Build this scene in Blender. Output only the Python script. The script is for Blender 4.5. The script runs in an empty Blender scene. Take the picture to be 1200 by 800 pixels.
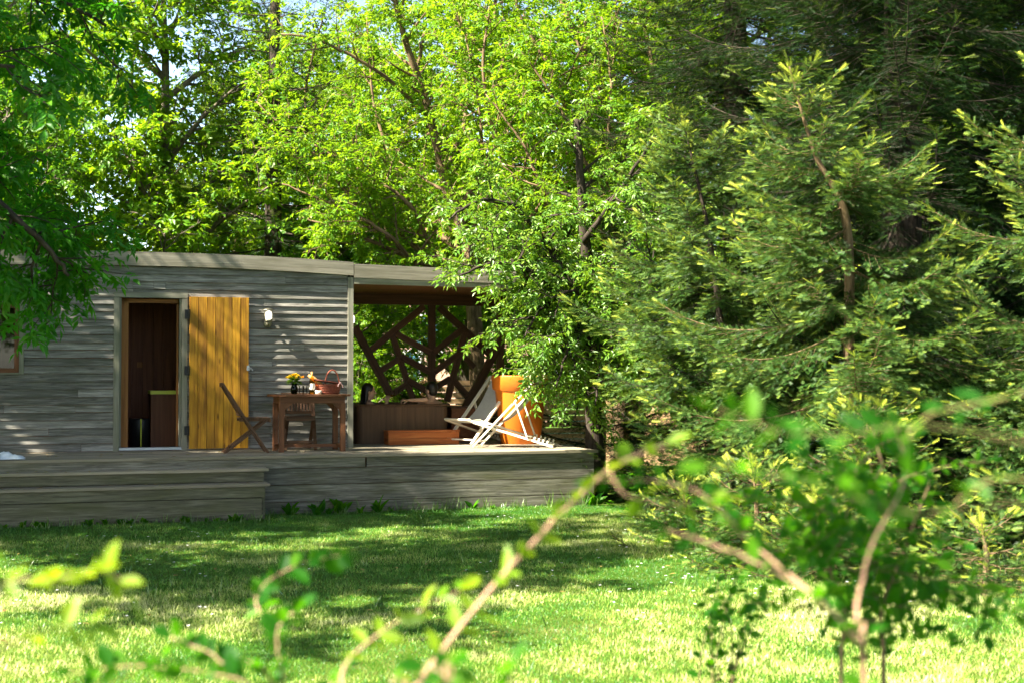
import bpy, math, random
import numpy as np
from mathutils import Vector, Matrix
R = math.radians
random.seed(7)
rng = np.random.default_rng(11)
SC = bpy.context.scene
COL = SC.collection

# ------------------------------------------------------------------ camera
FPX = 1667.0; EYE = 1.73; PITCH = math.atan(40 / FPX)
cam_d = bpy.data.cameras.new('camera'); cam = bpy.data.objects.new('camera', cam_d); COL.objects.link(cam)
cam.location = (0, 0, EYE); cam.rotation_euler = (math.pi / 2 + PITCH, 0, 0)
cam_d.sensor_width = 36; cam_d.lens = 36 * FPX / 1200; cam_d.clip_start = .1; cam_d.clip_end = 600
cam_d.dof.use_dof = True; cam_d.dof.focus_distance = 17.5; cam_d.dof.aperture_fstop = 2.5
SC.camera = cam
# ------------------------------------------------------------------ light
SUN = Vector((-.62, -.33, .72)).normalized()
world = bpy.data.worlds.new('World'); SC.world = world; world.use_nodes = True
wt = world.node_tree; sky = wt.nodes.new('ShaderNodeTexSky'); sky.sky_type = 'NISHITA'; sky.sun_disc = False; sky.dust_density = 2.0; sky.ozone_density = .8; sky.air_density = 1.0
sky.sun_elevation = math.asin(SUN.z); sky.sun_rotation = math.atan2(SUN.x, SUN.y) % (2 * math.pi)
# bright summer haze low over the horizon
_tc = wt.nodes.new('ShaderNodeTexCoord'); _sx = wt.nodes.new('ShaderNodeSeparateXYZ'); wt.links.new(_tc.outputs['Generated'], _sx.inputs[0])
_mr = wt.nodes.new('ShaderNodeMapRange'); _mr.interpolation_type = 'SMOOTHSTEP'; _mr.inputs['From Min'].default_value = .05; _mr.inputs['From Max'].default_value = .36; _mr.inputs['To Min'].default_value = 4.2; _mr.inputs['To Max'].default_value = 1.0
wt.links.new(_sx.outputs['Z'], _mr.inputs['Value']); _vm = wt.nodes.new('ShaderNodeVectorMath'); _vm.operation = 'SCALE'; wt.links.new(sky.outputs[0], _vm.inputs[0]); wt.links.new(_mr.outputs['Result'], _vm.inputs['Scale'])
wt.links.new(_vm.outputs[0], wt.nodes['Background'].inputs[0]); wt.nodes['Background'].inputs[1].default_value = .032
sd = bpy.data.lights.new('sun', 'SUN'); so = bpy.data.objects.new('sun', sd); COL.objects.link(so)
sd.energy = 5.0; sd.angle = R(.55); sd.color = (1, .93, .76)
so.rotation_euler = SUN.to_track_quat('Z', 'Y').to_euler(); so.location = (-20, -10, 25)
SC.view_settings.view_transform = 'Standard'; SC.view_settings.look = 'None'
SC.view_settings.exposure = 2.75; SC.view_settings.gamma = 1; SC.view_settings.use_curve_mapping = False
SC.cycles.max_bounces = 7; SC.cycles.diffuse_bounces = 3; SC.cycles.transmission_bounces = 4; SC.cycles.transparent_max_bounces = 10
SC.cycles.glossy_bounces = 2; SC.cycles.caustics_reflective = False; SC.cycles.caustics_refractive = False
SC.cycles.use_adaptive_sampling = True; SC.cycles.adaptive_threshold = .02

# ------------------------------------------------------------------ house frame (u along the facade, v away from it)
TH = math.atan(.34)
_D0 = FPX / 84.; OX, OY = (413 - 600) / FPX * _D0, _D0
CU, SU = math.cos(TH), math.sin(TH)
def W(u, v, z=0.): return Vector((OX + u * CU - v * SU, OY + u * SU + v * CU, z))
def P(x, y, d):                       # a point seen at photo pixel x, y at distance d
    a, b = (x - 600) / FPX, (400 - y) / FPX; c, s = math.cos(PITCH), math.sin(PITCH)
    t = d / (c - b * s); return Vector((a * t, (c - b * s) * t, EYE + (s + b * c) * t))
DZ = .735                             # deck level

# ------------------------------------------------------------------ mesh builder
def new_mesh(name, V, F_idx, F_size, rnd=None, gc=None, smooth=False):
    me = bpy.data.meshes.new(name); V = np.asarray(V, dtype=np.float32).reshape(-1, 3)
    F_idx = np.asarray(F_idx, dtype=np.int32); F_size = np.asarray(F_size, dtype=np.int32)
    me.vertices.add(len(V)); me.vertices.foreach_set('co', V.ravel())
    me.loops.add(len(F_idx)); me.loops.foreach_set('vertex_index', F_idx)
    me.polygons.add(len(F_size)); st = np.concatenate(([0], np.cumsum(F_size)[:-1])).astype(np.int32)
    me.polygons.foreach_set('loop_start', st)
    me.polygons.foreach_set('use_smooth', np.full(len(F_size), bool(smooth)))
    me.update(calc_edges=True)
    if rnd is not None:
        a = me.attributes.new('rnd', 'FLOAT', 'FACE'); a.data.foreach_set('value', np.asarray(rnd, dtype=np.float32))
    if gc is not None:
        a = me.attributes.new('gc', 'FLOAT_VECTOR', 'POINT'); a.data.foreach_set('vector', np.asarray(gc, dtype=np.float32).ravel())
    return me
def link(name, me, mat, parent=None):
    o = bpy.data.objects.new(name, me); COL.objects.link(o)
    if mat is not None: me.materials.append(mat)
    if parent is not None: o.parent = parent
    return o
def tag(o, label=None, cat=None, group=None, kind=None):
    if label: o['label'] = label
    if cat: o['category'] = cat
    if group: o['group'] = group
    if kind: o['kind'] = kind
    return o
def thing(name, label, cat, loc, rz=0., group=None):
    o = bpy.data.objects.new(name, None); o.empty_display_size = .2; COL.objects.link(o)
    o.location = loc; o.rotation_euler = (0, 0, rz); return tag(o, label, cat, group)

class MB:
    def __init__(s): s.v = []; s.f = []; s.r = []; s.g = []
    def add(s, vs, fs, gcs=None, rnd=None):
        b = len(s.v); r = random.random() if rnd is None else rnd
        s.v += [tuple(x) for x in vs]; s.f += [[b + i for i in f] for f in fs]; s.r += [r] * len(fs)
        off = random.random() * 40
        if gcs is None: gcs = [(x[0], x[1], x[2]) for x in vs]
        s.g += [(a + off, b2 + off, c) for a, b2, c in gcs]
        return s
    BF = [(0, 3, 2, 1), (4, 5, 6, 7), (0, 1, 5, 4), (1, 2, 6, 5), (2, 3, 7, 6), (3, 0, 4, 7)]
    def box(s, x0, x1, y0, y1, z0, z1, grain=None, rnd=None, M=None):
        vs = [Vector(p) for p in ((x0, y0, z0), (x1, y0, z0), (x1, y1, z0), (x0, y1, z0), (x0, y0, z1), (x1, y0, z1), (x1, y1, z1), (x0, y1, z1))]
        d = (abs(x1 - x0), abs(y1 - y0), abs(z1 - z0)); k = d.index(max(d)) if grain is None else grain
        gc = [(p[k], p[(k + 1) % 3], p[(k + 2) % 3]) for p in vs]
        if M is not None: vs = [M @ p for p in vs]
        return s.add(vs, s.BF, gc, rnd)
    def beam(s, a, b, w, h, up=(0, 0, 1), rnd=None):       # w across, h along up
        a, b = Vector(a), Vector(b); d = (b - a); L = d.length; d.normalize(); up = Vector(up)
        r = d.cross(up)
        if r.length < 1e-4: r = d.cross(Vector((0, 1, 0)))
        r.normalize(); u = r.cross(d)
        vs = []; gc = []
        for t, p in ((0, a), (L, b)):
            for i, j in ((-1, -1), (1, -1), (1, 1), (-1, 1)):
                vs.append(p + r * (i * w / 2) + u * (j * h / 2)); gc.append((t, i * w / 2, j * h / 2))
        return s.add(vs, [(0, 1, 2, 3), (7, 6, 5, 4), (0, 4, 5, 1), (1, 5, 6, 2), (2, 6, 7, 3), (3, 7, 4, 0)], gc, rnd)
    def tube(s, pts, rad, n=8, cap=True, rnd=None):
        pts = [Vector(p) for p in pts]; m = len(pts)
        if not hasattr(rad, '__len__'): rad = [rad] * m
        vs, fs, gc = [], [], []; L = 0; pr = None
        for i, p in enumerate(pts):
            t = (pts[min(i + 1, m - 1)] - pts[max(i - 1, 0)]).normalized()
            if pr is None: pr = t.cross(Vector((0, 0, 1)) if abs(t.z) < .9 else Vector((1, 0, 0)))
            pr = (pr - t * pr.dot(t)).normalized(); q = t.cross(pr)
            if i: L += (p - pts[i - 1]).length
            for k in range(n):
                a = 2 * math.pi * k / n
                vs.append(p + (pr * math.cos(a) + q * math.sin(a)) * rad[i]); gc.append((L, math.cos(a) * rad[i], math.sin(a) * rad[i]))
        for i in range(m - 1):
            for k in range(n):
                k2 = (k + 1) % n; fs.append((i * n + k, i * n + k2, (i + 1) * n + k2, (i + 1) * n + k))
        if cap: fs += [tuple(range(n - 1, -1, -1)), tuple((m - 1) * n + k for k in range(n))]
        return s.add(vs, fs, gc, rnd)
    def lathe(s, prof, c=(0, 0, 0), n=20, sx=1., sy=1., M=None, rnd=None):
        c = Vector(c); vs, fs, gc = [], [], []; m = len(prof)
        for r_, z in prof:
            for k in range(n):
                a = 2 * math.pi * k / n; p = Vector((math.cos(a) * r_ * sx, math.sin(a) * r_ * sy, z))
                vs.append((M @ p if M is not None else p) + c); gc.append((z, a * .1, r_))
        for i in range(m - 1):
            for k in range(n):
                k2 = (k + 1) % n; fs.append((i * n + k, i * n + k2, (i + 1) * n + k2, (i + 1) * n + k))
        if prof[0][0] > 1e-5: fs.append(tuple(range(n - 1, -1, -1)))
        if prof[-1][0] > 1e-5: fs.append(tuple((m - 1) * n + k for k in range(n)))
        return s.add(vs, fs, gc, rnd)
    def ball(s, c, r, n=12, m=8, sx=1, sy=1, sz=1, M=None, rnd=None):
        prof = [(r * math.sin(math.pi * i / m) + (1e-6 if i in (0, m) else 0), -r * math.cos(math.pi * i / m) * sz) for i in range(m + 1)]
        return s.lathe(prof, c, n, sx, sy, M, rnd)
    def build(s, name, mat, parent=None, smooth=False):
        me = new_mesh(name, s.v, [i for f in s.f for i in f], [len(f) for f in s.f], s.r, s.g, smooth)
        return link(name, me, mat, parent)

# ------------------------------------------------------------------ materials
def nmat(name):
    m = bpy.data.materials.new(name); m.use_nodes = True; t = m.node_tree
    return m, t, t.nodes, t.links, t.nodes['Principled BSDF']
def N(t, kind, **kw):
    n = t.nodes.new(kind)
    for k, v in kw.items(): setattr(n, k, v)
    return n
def ramp(t, stops):
    r = t.nodes.new('ShaderNodeValToRGB'); e = r.color_ramp.elements
    while len(e) < len(stops): e.new(.5)
    for i, (p, c) in enumerate(stops): e[i].position = p; e[i].color = (*c, 1)
    return r
def wood(name, c0, c1, c2, grain=28., gl=1.3, rough=.8, bump=.25, bvar=.35, stain=None, stain_amt=.5, knots=0., spec=.25):
    m, t, ns, lk, bs = nmat(name)
    at = N(t, 'ShaderNodeAttribute', attribute_name='gc'); rn = N(t, 'ShaderNodeAttribute', attribute_name='rnd')
    mp = N(t, 'ShaderNodeMapping'); mp.inputs['Scale'].default_value = (gl, grain, grain); lk.new(at.outputs['Vector'], mp.inputs[0])
    nz = N(t, 'ShaderNodeTexNoise'); nz.inputs['Scale'].default_value = 1.; nz.inputs['Detail'].default_value = 6; nz.inputs['Roughness'].default_value = .65
    nz.inputs['Distortion'].default_value = .6; lk.new(mp.outputs[0], nz.inputs[0])
    rp = ramp(t, [(.3, c0), (.5, c1), (.72, c2)]); lk.new(nz.outputs[0], rp.inputs[0])
    hv = N(t, 'ShaderNodeHueSaturation'); lk.new(rp.outputs[0], hv.inputs['Color'])
    mr = N(t, 'ShaderNodeMapRange'); mr.inputs['To Min'].default_value = 1 - bvar; mr.inputs['To Max'].default_value = 1 + bvar
    lk.new(rn.outputs['Fac'], mr.inputs[0]); lk.new(mr.outputs[0], hv.inputs['Value'])
    col = hv.outputs[0]
    if stain:
        n2 = N(t, 'ShaderNodeTexNoise'); n2.inputs['Scale'].default_value = 1.; n2.inputs['Detail'].default_value = 4
        m2 = N(t, 'ShaderNodeMapping'); m2.inputs['Scale'].default_value = (1.6, 7, 7); lk.new(at.outputs['Vector'], m2.inputs[0]); lk.new(m2.outputs[0], n2.inputs[0])
        r2 = ramp(t, [(.45, (0, 0, 0)), (.68, (stain_amt,) * 3)]); lk.new(n2.outputs[0], r2.inputs[0])
        mx = N(t, 'ShaderNodeMix', data_type='RGBA'); lk.new(r2.outputs[0], mx.inputs['Factor']); lk.new(col, mx.inputs['A']); mx.inputs['B'].default_value = (*stain, 1)
        col = mx.outputs['Result']
    if knots:
        vo = N(t, 'ShaderNodeTexVoronoi'); m3 = N(t, 'ShaderNodeMapping'); m3.inputs['Scale'].default_value = (2.6, 9, 9)
        lk.new(at.outputs['Vector'], m3.inputs[0]); lk.new(m3.outputs[0], vo.inputs[0]); vo.inputs['Scale'].default_value = 1.
        r3 = ramp(t, [(.05, (knots,) * 3), (.16, (0, 0, 0))]); lk.new(vo.outputs['Distance'], r3.inputs[0])
        mx = N(t, 'ShaderNodeMix', data_type='RGBA'); lk.new(r3.outputs[0], mx.inputs['Factor']); lk.new(col, mx.inputs['A']); mx.inputs['B'].default_value = (*(x * .35 for x in c0), 1)
        col = mx.outputs['Result']
    lk.new(col, bs.inputs['Base Color']); bs.inputs['Roughness'].default_value = rough; bs.inputs['Specular IOR Level'].default_value = spec
    bp = N(t, 'ShaderNodeBump'); bp.inputs['Strength'].default_value = bump; bp.inputs['Distance'].default_value = .01
    lk.new(nz.outputs[0], bp.inputs['Height']); lk.new(bp.outputs[0], bs.inputs['Normal'])
    return m
def plain(name, c, rough=.5, metal=0., var=.12, scale=8., emit=0., spec=.4, bump=0.):
    m, t, ns, lk, bs = nmat(name)
    tc = N(t, 'ShaderNodeTexCoord'); nz = N(t, 'ShaderNodeTexNoise'); nz.inputs['Scale'].default_value = scale; nz.inputs['Detail'].default_value = 5
    lk.new(tc.outputs['Object'], nz.inputs[0])
    rp = ramp(t, [(.3, tuple(x * (1 - var) for x in c)), (.7, tuple(min(1, x * (1 + var)) for x in c))]); lk.new(nz.outputs[0], rp.inputs[0])
    lk.new(rp.outputs[0], bs.inputs['Base Color']); bs.inputs['Roughness'].default_value = rough; bs.inputs['Metallic'].default_value = metal
    bs.inputs['Specular IOR Level'].default_value = spec
    if emit: lk.new(rp.outputs[0], bs.inputs['Emission Color']); bs.inputs['Emission Strength'].default_value = emit
    if bump:
        bp = N(t, 'ShaderNodeBump'); bp.inputs['Strength'].default_value = bump; bp.inputs['Distance'].default_value = .01; lk.new(nz.outputs[0], bp.inputs['Height']); lk.new(bp.outputs[0], bs.inputs['Normal'])
    return m
def leafmat(name, stops, tcol, trans=.35, gloss=.03, grough=.45):
    m = bpy.data.materials.new(name); m.use_nodes = True; t = m.node_tree; t.nodes.clear(); lk = t.links
    rn = N(t, 'ShaderNodeAttribute', attribute_name='rnd'); rp = ramp(t, stops); lk.new(rn.outputs['Fac'], rp.inputs[0])
    df = N(t, 'ShaderNodeBsdfDiffuse'); lk.new(rp.outputs[0], df.inputs[0])
    tr = N(t, 'ShaderNodeBsdfTranslucent')
    mx = N(t, 'ShaderNodeMix', data_type='RGBA'); mx.inputs['Factor'].default_value = .6; lk.new(rp.outputs[0], mx.inputs['A']); mx.inputs['B'].default_value = (*tcol, 1)
    lk.new(mx.outputs['Result'], tr.inputs[0])
    ms = N(t, 'ShaderNodeMixShader'); ms.inputs[0].default_value = trans; lk.new(df.outputs[0], ms.inputs[1]); lk.new(tr.outputs[0], ms.inputs[2])
    gl = N(t, 'ShaderNodeBsdfGlossy'); gl.inputs['Roughness'].default_value = grough; gl.inputs[0].default_value = (1, 1, 1, 1)
    m2 = N(t, 'ShaderNodeMixShader'); m2.inputs[0].default_value = gloss; lk.new(ms.outputs[0], m2.inputs[1]); lk.new(gl.outputs[0], m2.inputs[2])
    out = N(t, 'ShaderNodeOutputMaterial'); lk.new(m2.outputs[0], out.inputs[0]); return m
def glassmat(name, tint=(1, 1, 1), g=.12):
    m = bpy.data.materials.new(name); m.use_nodes = True; t = m.node_tree; t.nodes.clear(); lk = t.links
    a = N(t, 'ShaderNodeBsdfTransparent'); a.inputs[0].default_value = (*tint, 1); b = N(t, 'ShaderNodeBsdfGlossy'); b.inputs['Roughness'].default_value = .03
    fr = N(t, 'ShaderNodeLayerWeight'); fr.inputs['Blend'].default_value = g
    s = N(t, 'ShaderNodeMixShader'); lk.new(fr.outputs['Fresnel'], s.inputs[0]); lk.new(a.outputs[0], s.inputs[1]); lk.new(b.outputs[0], s.inputs[2])
    o = N(t, 'ShaderNodeOutputMaterial'); lk.new(s.outputs[0], o.inputs[0]); return m
def barkmat(name, c0, c1, sc=14.):
    m, t, ns, lk, bs = nmat(name)
    at = N(t, 'ShaderNodeAttribute', attribute_name='gc'); mp = N(t, 'ShaderNodeMapping'); mp.inputs['Scale'].default_value = (sc * .35, sc * 2, sc * 2)
    lk.new(at.outputs['Vector'], mp.inputs[0]); nz = N(t, 'ShaderNodeTexNoise'); nz.inputs['Scale'].default_value = 1; nz.inputs['Detail'].default_value = 7; nz.inputs['Roughness'].default_value = .7
    lk.new(mp.outputs[0], nz.inputs[0]); rp = ramp(t, [(.35, c0), (.65, c1)]); lk.new(nz.outputs[0], rp.inputs[0]); lk.new(rp.outputs[0], bs.inputs['Base Color'])
    bs.inputs['Roughness'].default_value = .9; bs.inputs['Specular IOR Level'].default_value = .15
    bp = N(t, 'ShaderNodeBump'); bp.inputs['Strength'].default_value = .6; bp.inputs['Distance'].default_value = .02; lk.new(nz.outputs[0], bp.inputs['Height']); lk.new(bp.outputs[0], bs.inputs['Normal'])
    return m

M = {}
M['clap'] = wood('weathered_clapboard', (.070, .064, .056), (.19, .178, .16), (.36, .34, .305), 52, 2.6, .85, .4, .32, stain=(.055, .06, .035), stain_amt=.55, knots=.5)
M['trim'] = wood('weathered_trim', (.13, .13, .10), (.22, .21, .165), (.30, .28, .22), 26, 1.2, .85, .3, .12, stain=(.12, .13, .07), stain_amt=.5)
M['fascia'] = wood('roof_fascia_wood', (.14, .13, .10), (.23, .21, .165), (.31, .285, .23), 20, .9, .85, .3, .08, stain=(.12, .11, .07), stain_amt=.6)
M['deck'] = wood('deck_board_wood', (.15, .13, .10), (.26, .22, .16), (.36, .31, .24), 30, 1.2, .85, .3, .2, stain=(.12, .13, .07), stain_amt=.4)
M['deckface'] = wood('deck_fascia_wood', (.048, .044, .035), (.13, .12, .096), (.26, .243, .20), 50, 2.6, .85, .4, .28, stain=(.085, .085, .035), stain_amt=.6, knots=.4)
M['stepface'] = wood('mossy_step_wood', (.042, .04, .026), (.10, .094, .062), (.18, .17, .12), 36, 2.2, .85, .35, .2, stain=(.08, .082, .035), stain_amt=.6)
M['door'] = wood('yellow_pine', (.22, .085, .006), (.48, .23, .014), (.60, .32, .03), 42, 1.1, .65, .3, .2, stain=(.13, .05, .008), stain_amt=.8, knots=.9)
M['inner'] = wood('inner_pine', (.16, .06, .015), (.25, .10, .025), (.32, .14, .04), 24, 1, .65, .2, .15)
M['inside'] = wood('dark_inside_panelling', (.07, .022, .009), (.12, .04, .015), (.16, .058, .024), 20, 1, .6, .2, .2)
M['brown'] = wood('dark_brown_beam', (.05, .024, .014), (.085, .04, .022), (.12, .06, .035), 26, 1.2, .7, .3, .2)
M['ceil'] = wood('reddish_ceiling_board', (.11, .040, .018), (.17, .065, .028), (.23, .09, .042), 24, .8, .7, .2, .15)
M['tub'] = wood('dark_tub_cladding', (.045, .023, .012), (.08, .042, .021), (.11, .06, .032), 20, 1, .6, .25, .12)
M['stepbox'] = wood('red_step_box', (.22, .055, .014), (.36, .10, .024), (.47, .16, .045), 20, 1.5, .65, .2, .25, knots=.6)
M['teak'] = wood('brown_teak', (.07, .028, .012), (.13, .05, .02), (.19, .08, .035), 30, 1.5, .6, .2, .15)
M['darkteak'] = wood('dark_chair_wood', (.045, .022, .012), (.08, .04, .02), (.125, .065, .034), 30, 1.5, .65, .2, .2)
M['pale'] = wood('bleached_deckchair_wood', (.50, .44, .34), (.62, .56, .45), (.72, .66, .55), 30, 1.5, .6, .15, .1)
M['fence'] = wood('tan_fence_wood', (.38, .24, .12), (.52, .34, .18), (.62, .43, .25), 26, 1.0, .8, .25, .2, knots=.5)
M['canvas'] = plain('white_canvas', (.40, .385, .355), .9, var=.06, scale=30, spec=.1)
M['orange'] = plain('orange_plastic', (.47, .125, .010), .5, var=.07, scale=4, spec=.3, bump=.02)
M['iron'] = plain('black_iron', (.02, .02, .02), .5, .6)
M['brass'] = plain('old_brass', (.20, .19, .14), .4, .8)
M['sill'] = plain('aluminium_threshold', (.38, .40, .42), .5, .6)
M['glow'] = plain('lit_globe', (1., .90, .70), .3, emit=.55, var=.02)
M['spotglow'] = plain('lit_downlight', (1., .93, .8), .3, emit=.6, var=.02)
M['glass'] = glassmat('clear_glass'); M['winglass'] = glassmat('window_glass', (.75, .8, .8), .35)
M['rose'] = glassmat('pale_wine', (.85, .62, .22), .15); M['greenglass'] = glassmat('green_vase_glass', (.10, .17, .05), .2)
M['yellow'] = leafmat('yellow_petals', [(0, (.85, .56, .01)), (1, (.95, .75, .02))], (.95, .7, .02), .3)
M['orangeflower'] = leafmat('orange_petals', [(0, (.75, .25, .02)), (1, (.85, .33, .03))], (.8, .3, .02), .3)
M['wicker'] = wood('red_brown_wicker', (.09, .022, .012), (.19, .05, .028), (.28, .085, .05), 60, 40, .55, .8, .3)
M['bread'] = plain('bread_crust', (.52, .27, .08), .7, var=.3, scale=25)
M['ribbon'] = plain('pink_ribbon', (.72, .42, .40), .6)
M['label'] = plain('paper_label', (.75, .70, .6), .8)
M['towel'] = plain('white_towel', (.74, .76, .82), .95, var=.05, spec=.1, bump=.3, scale=40)
M['skin'] = plain('skin', (.50, .28, .18), .5, var=.06, scale=6, spec=.35)
M['hair'] = plain('dark_hair', (.012, .008, .006), .45, var=.4, scale=60)
M['navy'] = plain('navy_swimwear', (.03, .045, .07), .8)
M['water'] = plain('tub_water', (.02, .035, .035), .05, var=.1, spec=.6)
M['black'] = plain('black_plastic', (.012, .012, .012), .4)
M['lime'] = plain('lime_edge_strip', (.48, .50, .05), .5)
M['brick'] = plain('pinkish_render', (.44, .27, .21), .85, var=.15, scale=2.5)
M['white'] = plain('white_paint', (.75, .75, .73), .6, var=.04); M['bluewin'] = plain('blue_window_pane', (.08, .22, .33), .15, spec=.7)
M['roof'] = plain('roof_felt', (.06, .058, .055), .9)
M['tile'] = plain('brown_roof_tile', (.20, .09, .06), .8, var=.3, scale=3)
M['bark_grey'] = barkmat('grey_bark', (.055, .045, .035), (.19, .155, .115))
M['bark_warm'] = barkmat('warm_bark', (.07, .045, .025), (.22, .15, .085))
M['bark_dark'] = barkmat('dark_bark', (.018, .014, .011), (.065, .05, .038))
M['stem_pink'] = barkmat('pinkish_stem', (.36, .20, .13), (.52, .32, .22), 30)
M['stem_green'] = barkmat('greenish_stem', (.15, .13, .05), (.28, .24, .10), 30)
# foliage
M['leaf_bright'] = leafmat('bright_maple_leaf', [(0, (.045, .15, .004)), (.5, (.10, .24, .007)), (1, (.24, .32, .016))], (.40, .60, .012), .50, .015)
M['leaf_mid'] = leafmat('mid_green_leaf', [(0, (.028, .11, .004)), (.6, (.06, .17, .006)), (1, (.14, .23, .010))], (.26, .48, .008), .48, .015)
M['leaf_deep'] = leafmat('deep_green_leaf', [(0, (.018, .10, .003)), (.6, (.040, .17, .004)), (1, (.10, .23, .008))], (.08, .42, .006), .48, .015)
M['leaf_elder'] = leafmat('glossy_light_leaf', [(0, (.05, .15, .006)), (.5, (.10, .23, .012)), (1, (.22, .31, .04))], (.30, .46, .02), .40, .03)
M['leaf_front'] = leafmat('shrub_leaf', [(0, (.008, .06, .004)), (.5, (.018, .10, .005)), (1, (.07, .18, .006))], (.13, .42, .004), .5, .006)
M['leaf_lime'] = leafmat('young_lime_leaf', [(0, (.08, .20, .006)), (1, (.22, .32, .012))], (.42, .58, .01), .52, .015)
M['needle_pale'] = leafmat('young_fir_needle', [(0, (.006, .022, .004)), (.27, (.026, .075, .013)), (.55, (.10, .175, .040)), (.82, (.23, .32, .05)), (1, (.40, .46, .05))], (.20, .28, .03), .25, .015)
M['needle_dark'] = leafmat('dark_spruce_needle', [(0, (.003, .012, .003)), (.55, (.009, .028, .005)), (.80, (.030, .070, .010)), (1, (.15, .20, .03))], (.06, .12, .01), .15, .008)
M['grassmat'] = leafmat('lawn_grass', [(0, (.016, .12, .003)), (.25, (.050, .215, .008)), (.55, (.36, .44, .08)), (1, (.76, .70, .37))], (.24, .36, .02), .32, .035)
M['tuftmat'] = leafmat('tall_grass_blade', [(0, (.03, .11, .008)), (1, (.13, .22, .02))], (.15, .32, .02), .35, .06)
M['petal'] = leafmat('white_petal', [(0, (.75, .75, .72)), (1, (.85, .85, .82))], (.8, .8, .75), .2)

def groundmat():
    m, t, ns, lk, bs = nmat('lawn_soil')
    tc = N(t, 'ShaderNodeTexCoord'); n1 = N(t, 'ShaderNodeTexNoise'); n1.inputs['Scale'].default_value = .8; n1.inputs['Detail'].default_value = 8
    n2 = N(t, 'ShaderNodeTexNoise'); n2.inputs['Scale'].default_value = 60; n2.inputs['Detail'].default_value = 6
    lk.new(tc.outputs['Object'], n1.inputs[0]); lk.new(tc.outputs['Object'], n2.inputs[0])
    r1 = ramp(t, [(.35, (.04, .11, .008)), (.6, (.09, .14, .018)), (.75, (.20, .19, .06))]); r2 = ramp(t, [(.3, (.4, .4, .4)), (.7, (1, 1, 1))])
    lk.new(n1.outputs[0], r1.inputs[0]); lk.new(n2.outputs[0], r2.inputs[0])
    mx = N(t, 'ShaderNodeMix', data_type='RGBA', blend_type='MULTIPLY'); mx.inputs['Factor'].default_value = 1; lk.new(r1.outputs[0], mx.inputs['A']); lk.new(r2.outputs[0], mx.inputs['B'])
    lk.new(mx.outputs['Result'], bs.inputs['Base Color']); bs.inputs['Roughness'].default_value = .95; bs.inputs['Specular IOR Level'].default_value = .1
    bp = N(t, 'ShaderNodeBump'); bp.inputs['Strength'].default_value = .8; bp.inputs['Distance'].default_value = .03; lk.new(n2.outputs[0], bp.inputs['Height']); lk.new(bp.outputs[0], bs.inputs['Normal'])
    return m
M['ground'] = groundmat(); M['litter'] = plain('needle_litter', (.05, .035, .02), .95, var=.5, scale=30, spec=.1, bump=.6); M['path'] = plain('pale_gravel_path', (.45, .41, .34), .9, var=.2, scale=25)

# ------------------------------------------------------------------ ground
b = MB(); b.box(-150, 150, -40, 260, -.4, 0); tag(b.build('ground', M['ground']), kind='structure')
b = MB()
lit = [(1.9, 17.6), (2.6, 14.2), (4.2, 13.0), (6.5, 12.6), (14, 12.5), (16, 30), (6, 27), (1.4, 24), (1.6, 19.5)]
b.add([(x, y, .004) for x, y in lit], [tuple(range(len(lit)))]); tag(b.build('soil_bed', M['litter']), kind='structure')
b = MB(); b.add([(3.0, 36, .006), (30, 32, .006), (30, 39, .006), (3.0, 44, .006)], [(0, 1, 2, 3)]); tag(b.build('path', M['path']), kind='structure')

# ------------------------------------------------------------------ cabin
cabin = thing('wooden_cabin', 'grey weathered clapboard cabin with a curved roof and an open doorway', 'cabin', W(0, 0, 0), TH)
U0 = -6.2; CD = 3.4
def hroof(u): return 3.372 - .0107 * (u + 2.5) ** 2 if u > -2.5 else 3.372 - .005 * (u + 2.5) ** 2
DOOR = (-3.215, -2.262, 2.835); WIN = (-5.62, -4.335, 1.75, 2.72)
b = MB(); exp_ = .1018; k = 0; z = DZ + .004
while z < 3.28:
    segs = [(U0, -.075)]
    def cut(segs, a, c):
        out = []
        for s0, s1 in segs:
            if c <= s0 or a >= s1: out.append((s0, s1)); continue
            if a > s0: out.append((s0, a))
            if c < s1: out.append((c, s1))
        return out
    if z + exp_ * .6 < DOOR[2]: segs = cut(segs, DOOR[0] + .01, DOOR[1] - .01)
    if z + exp_ * .5 > WIN[2] and z + exp_ * .5 < WIN[3]: segs = cut(segs, WIN[0] + .01, WIN[1] - .01)
    joints = [random.uniform(-6, -.5) for _ in range(4)]
    for s0, s1 in segs:
        cutp = sorted([s0] + [j for j in joints if s0 + .4 < j < s1 - .4] + [s1])
        for a, c in zip(cutp[:-1], cutp[1:]):
            dz = random.uniform(-.003, .003); dv = random.uniform(-.003, .003); rr = random.random()
            n = max(1, int((c - a) / .5)); vs = []; gc = []; fs = []
            for i in range(n + 1):
                u = a + .0015 + (c - a - .003) * i / n; wz = dz + random.uniform(-.0016, .0016); wv = dv + random.uniform(-.0015, .0015)
                top = min(z + exp_ - .001, hroof(u) - .02)
                top = max(top, z + .012)
                vs += [(u, -.029 + wv, z + .0035 + wz), (u, .012, z + .0035 + wz), (u, .012, top), (u, -.006 + wv, top)]
                gc += [(u, 0, z), (u, .03, z), (u, .03, top), (u, 0, top)]
            for i in range(n):
                for q in range(4):
                    q2 = (q + 1) % 4; fs.append((i * 4 + q, i * 4 + 4 + q, i * 4 + 4 + q2, i * 4 + q2))
            fs += [(0, 3, 2, 1), (n * 4, n * 4 + 1, n * 4 + 2, n * 4 + 3)]
            b.add(vs, [tuple(reversed(f)) for f in fs], gc, rr)
    z += exp_; k += 1
for s in (0, 1):                                       # side walls' courses
    z = DZ + .004
    while z < 3.2:
        x = (U0, U0 + .02) if s == 0 else (-.022, -.002)
        b.box(x[0], x[1], .08, CD, z, z + exp_ - .004); z += exp_
b.build('wall', M['clap'], cabin)
b = MB()                                               # back wall, floor and lining
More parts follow.
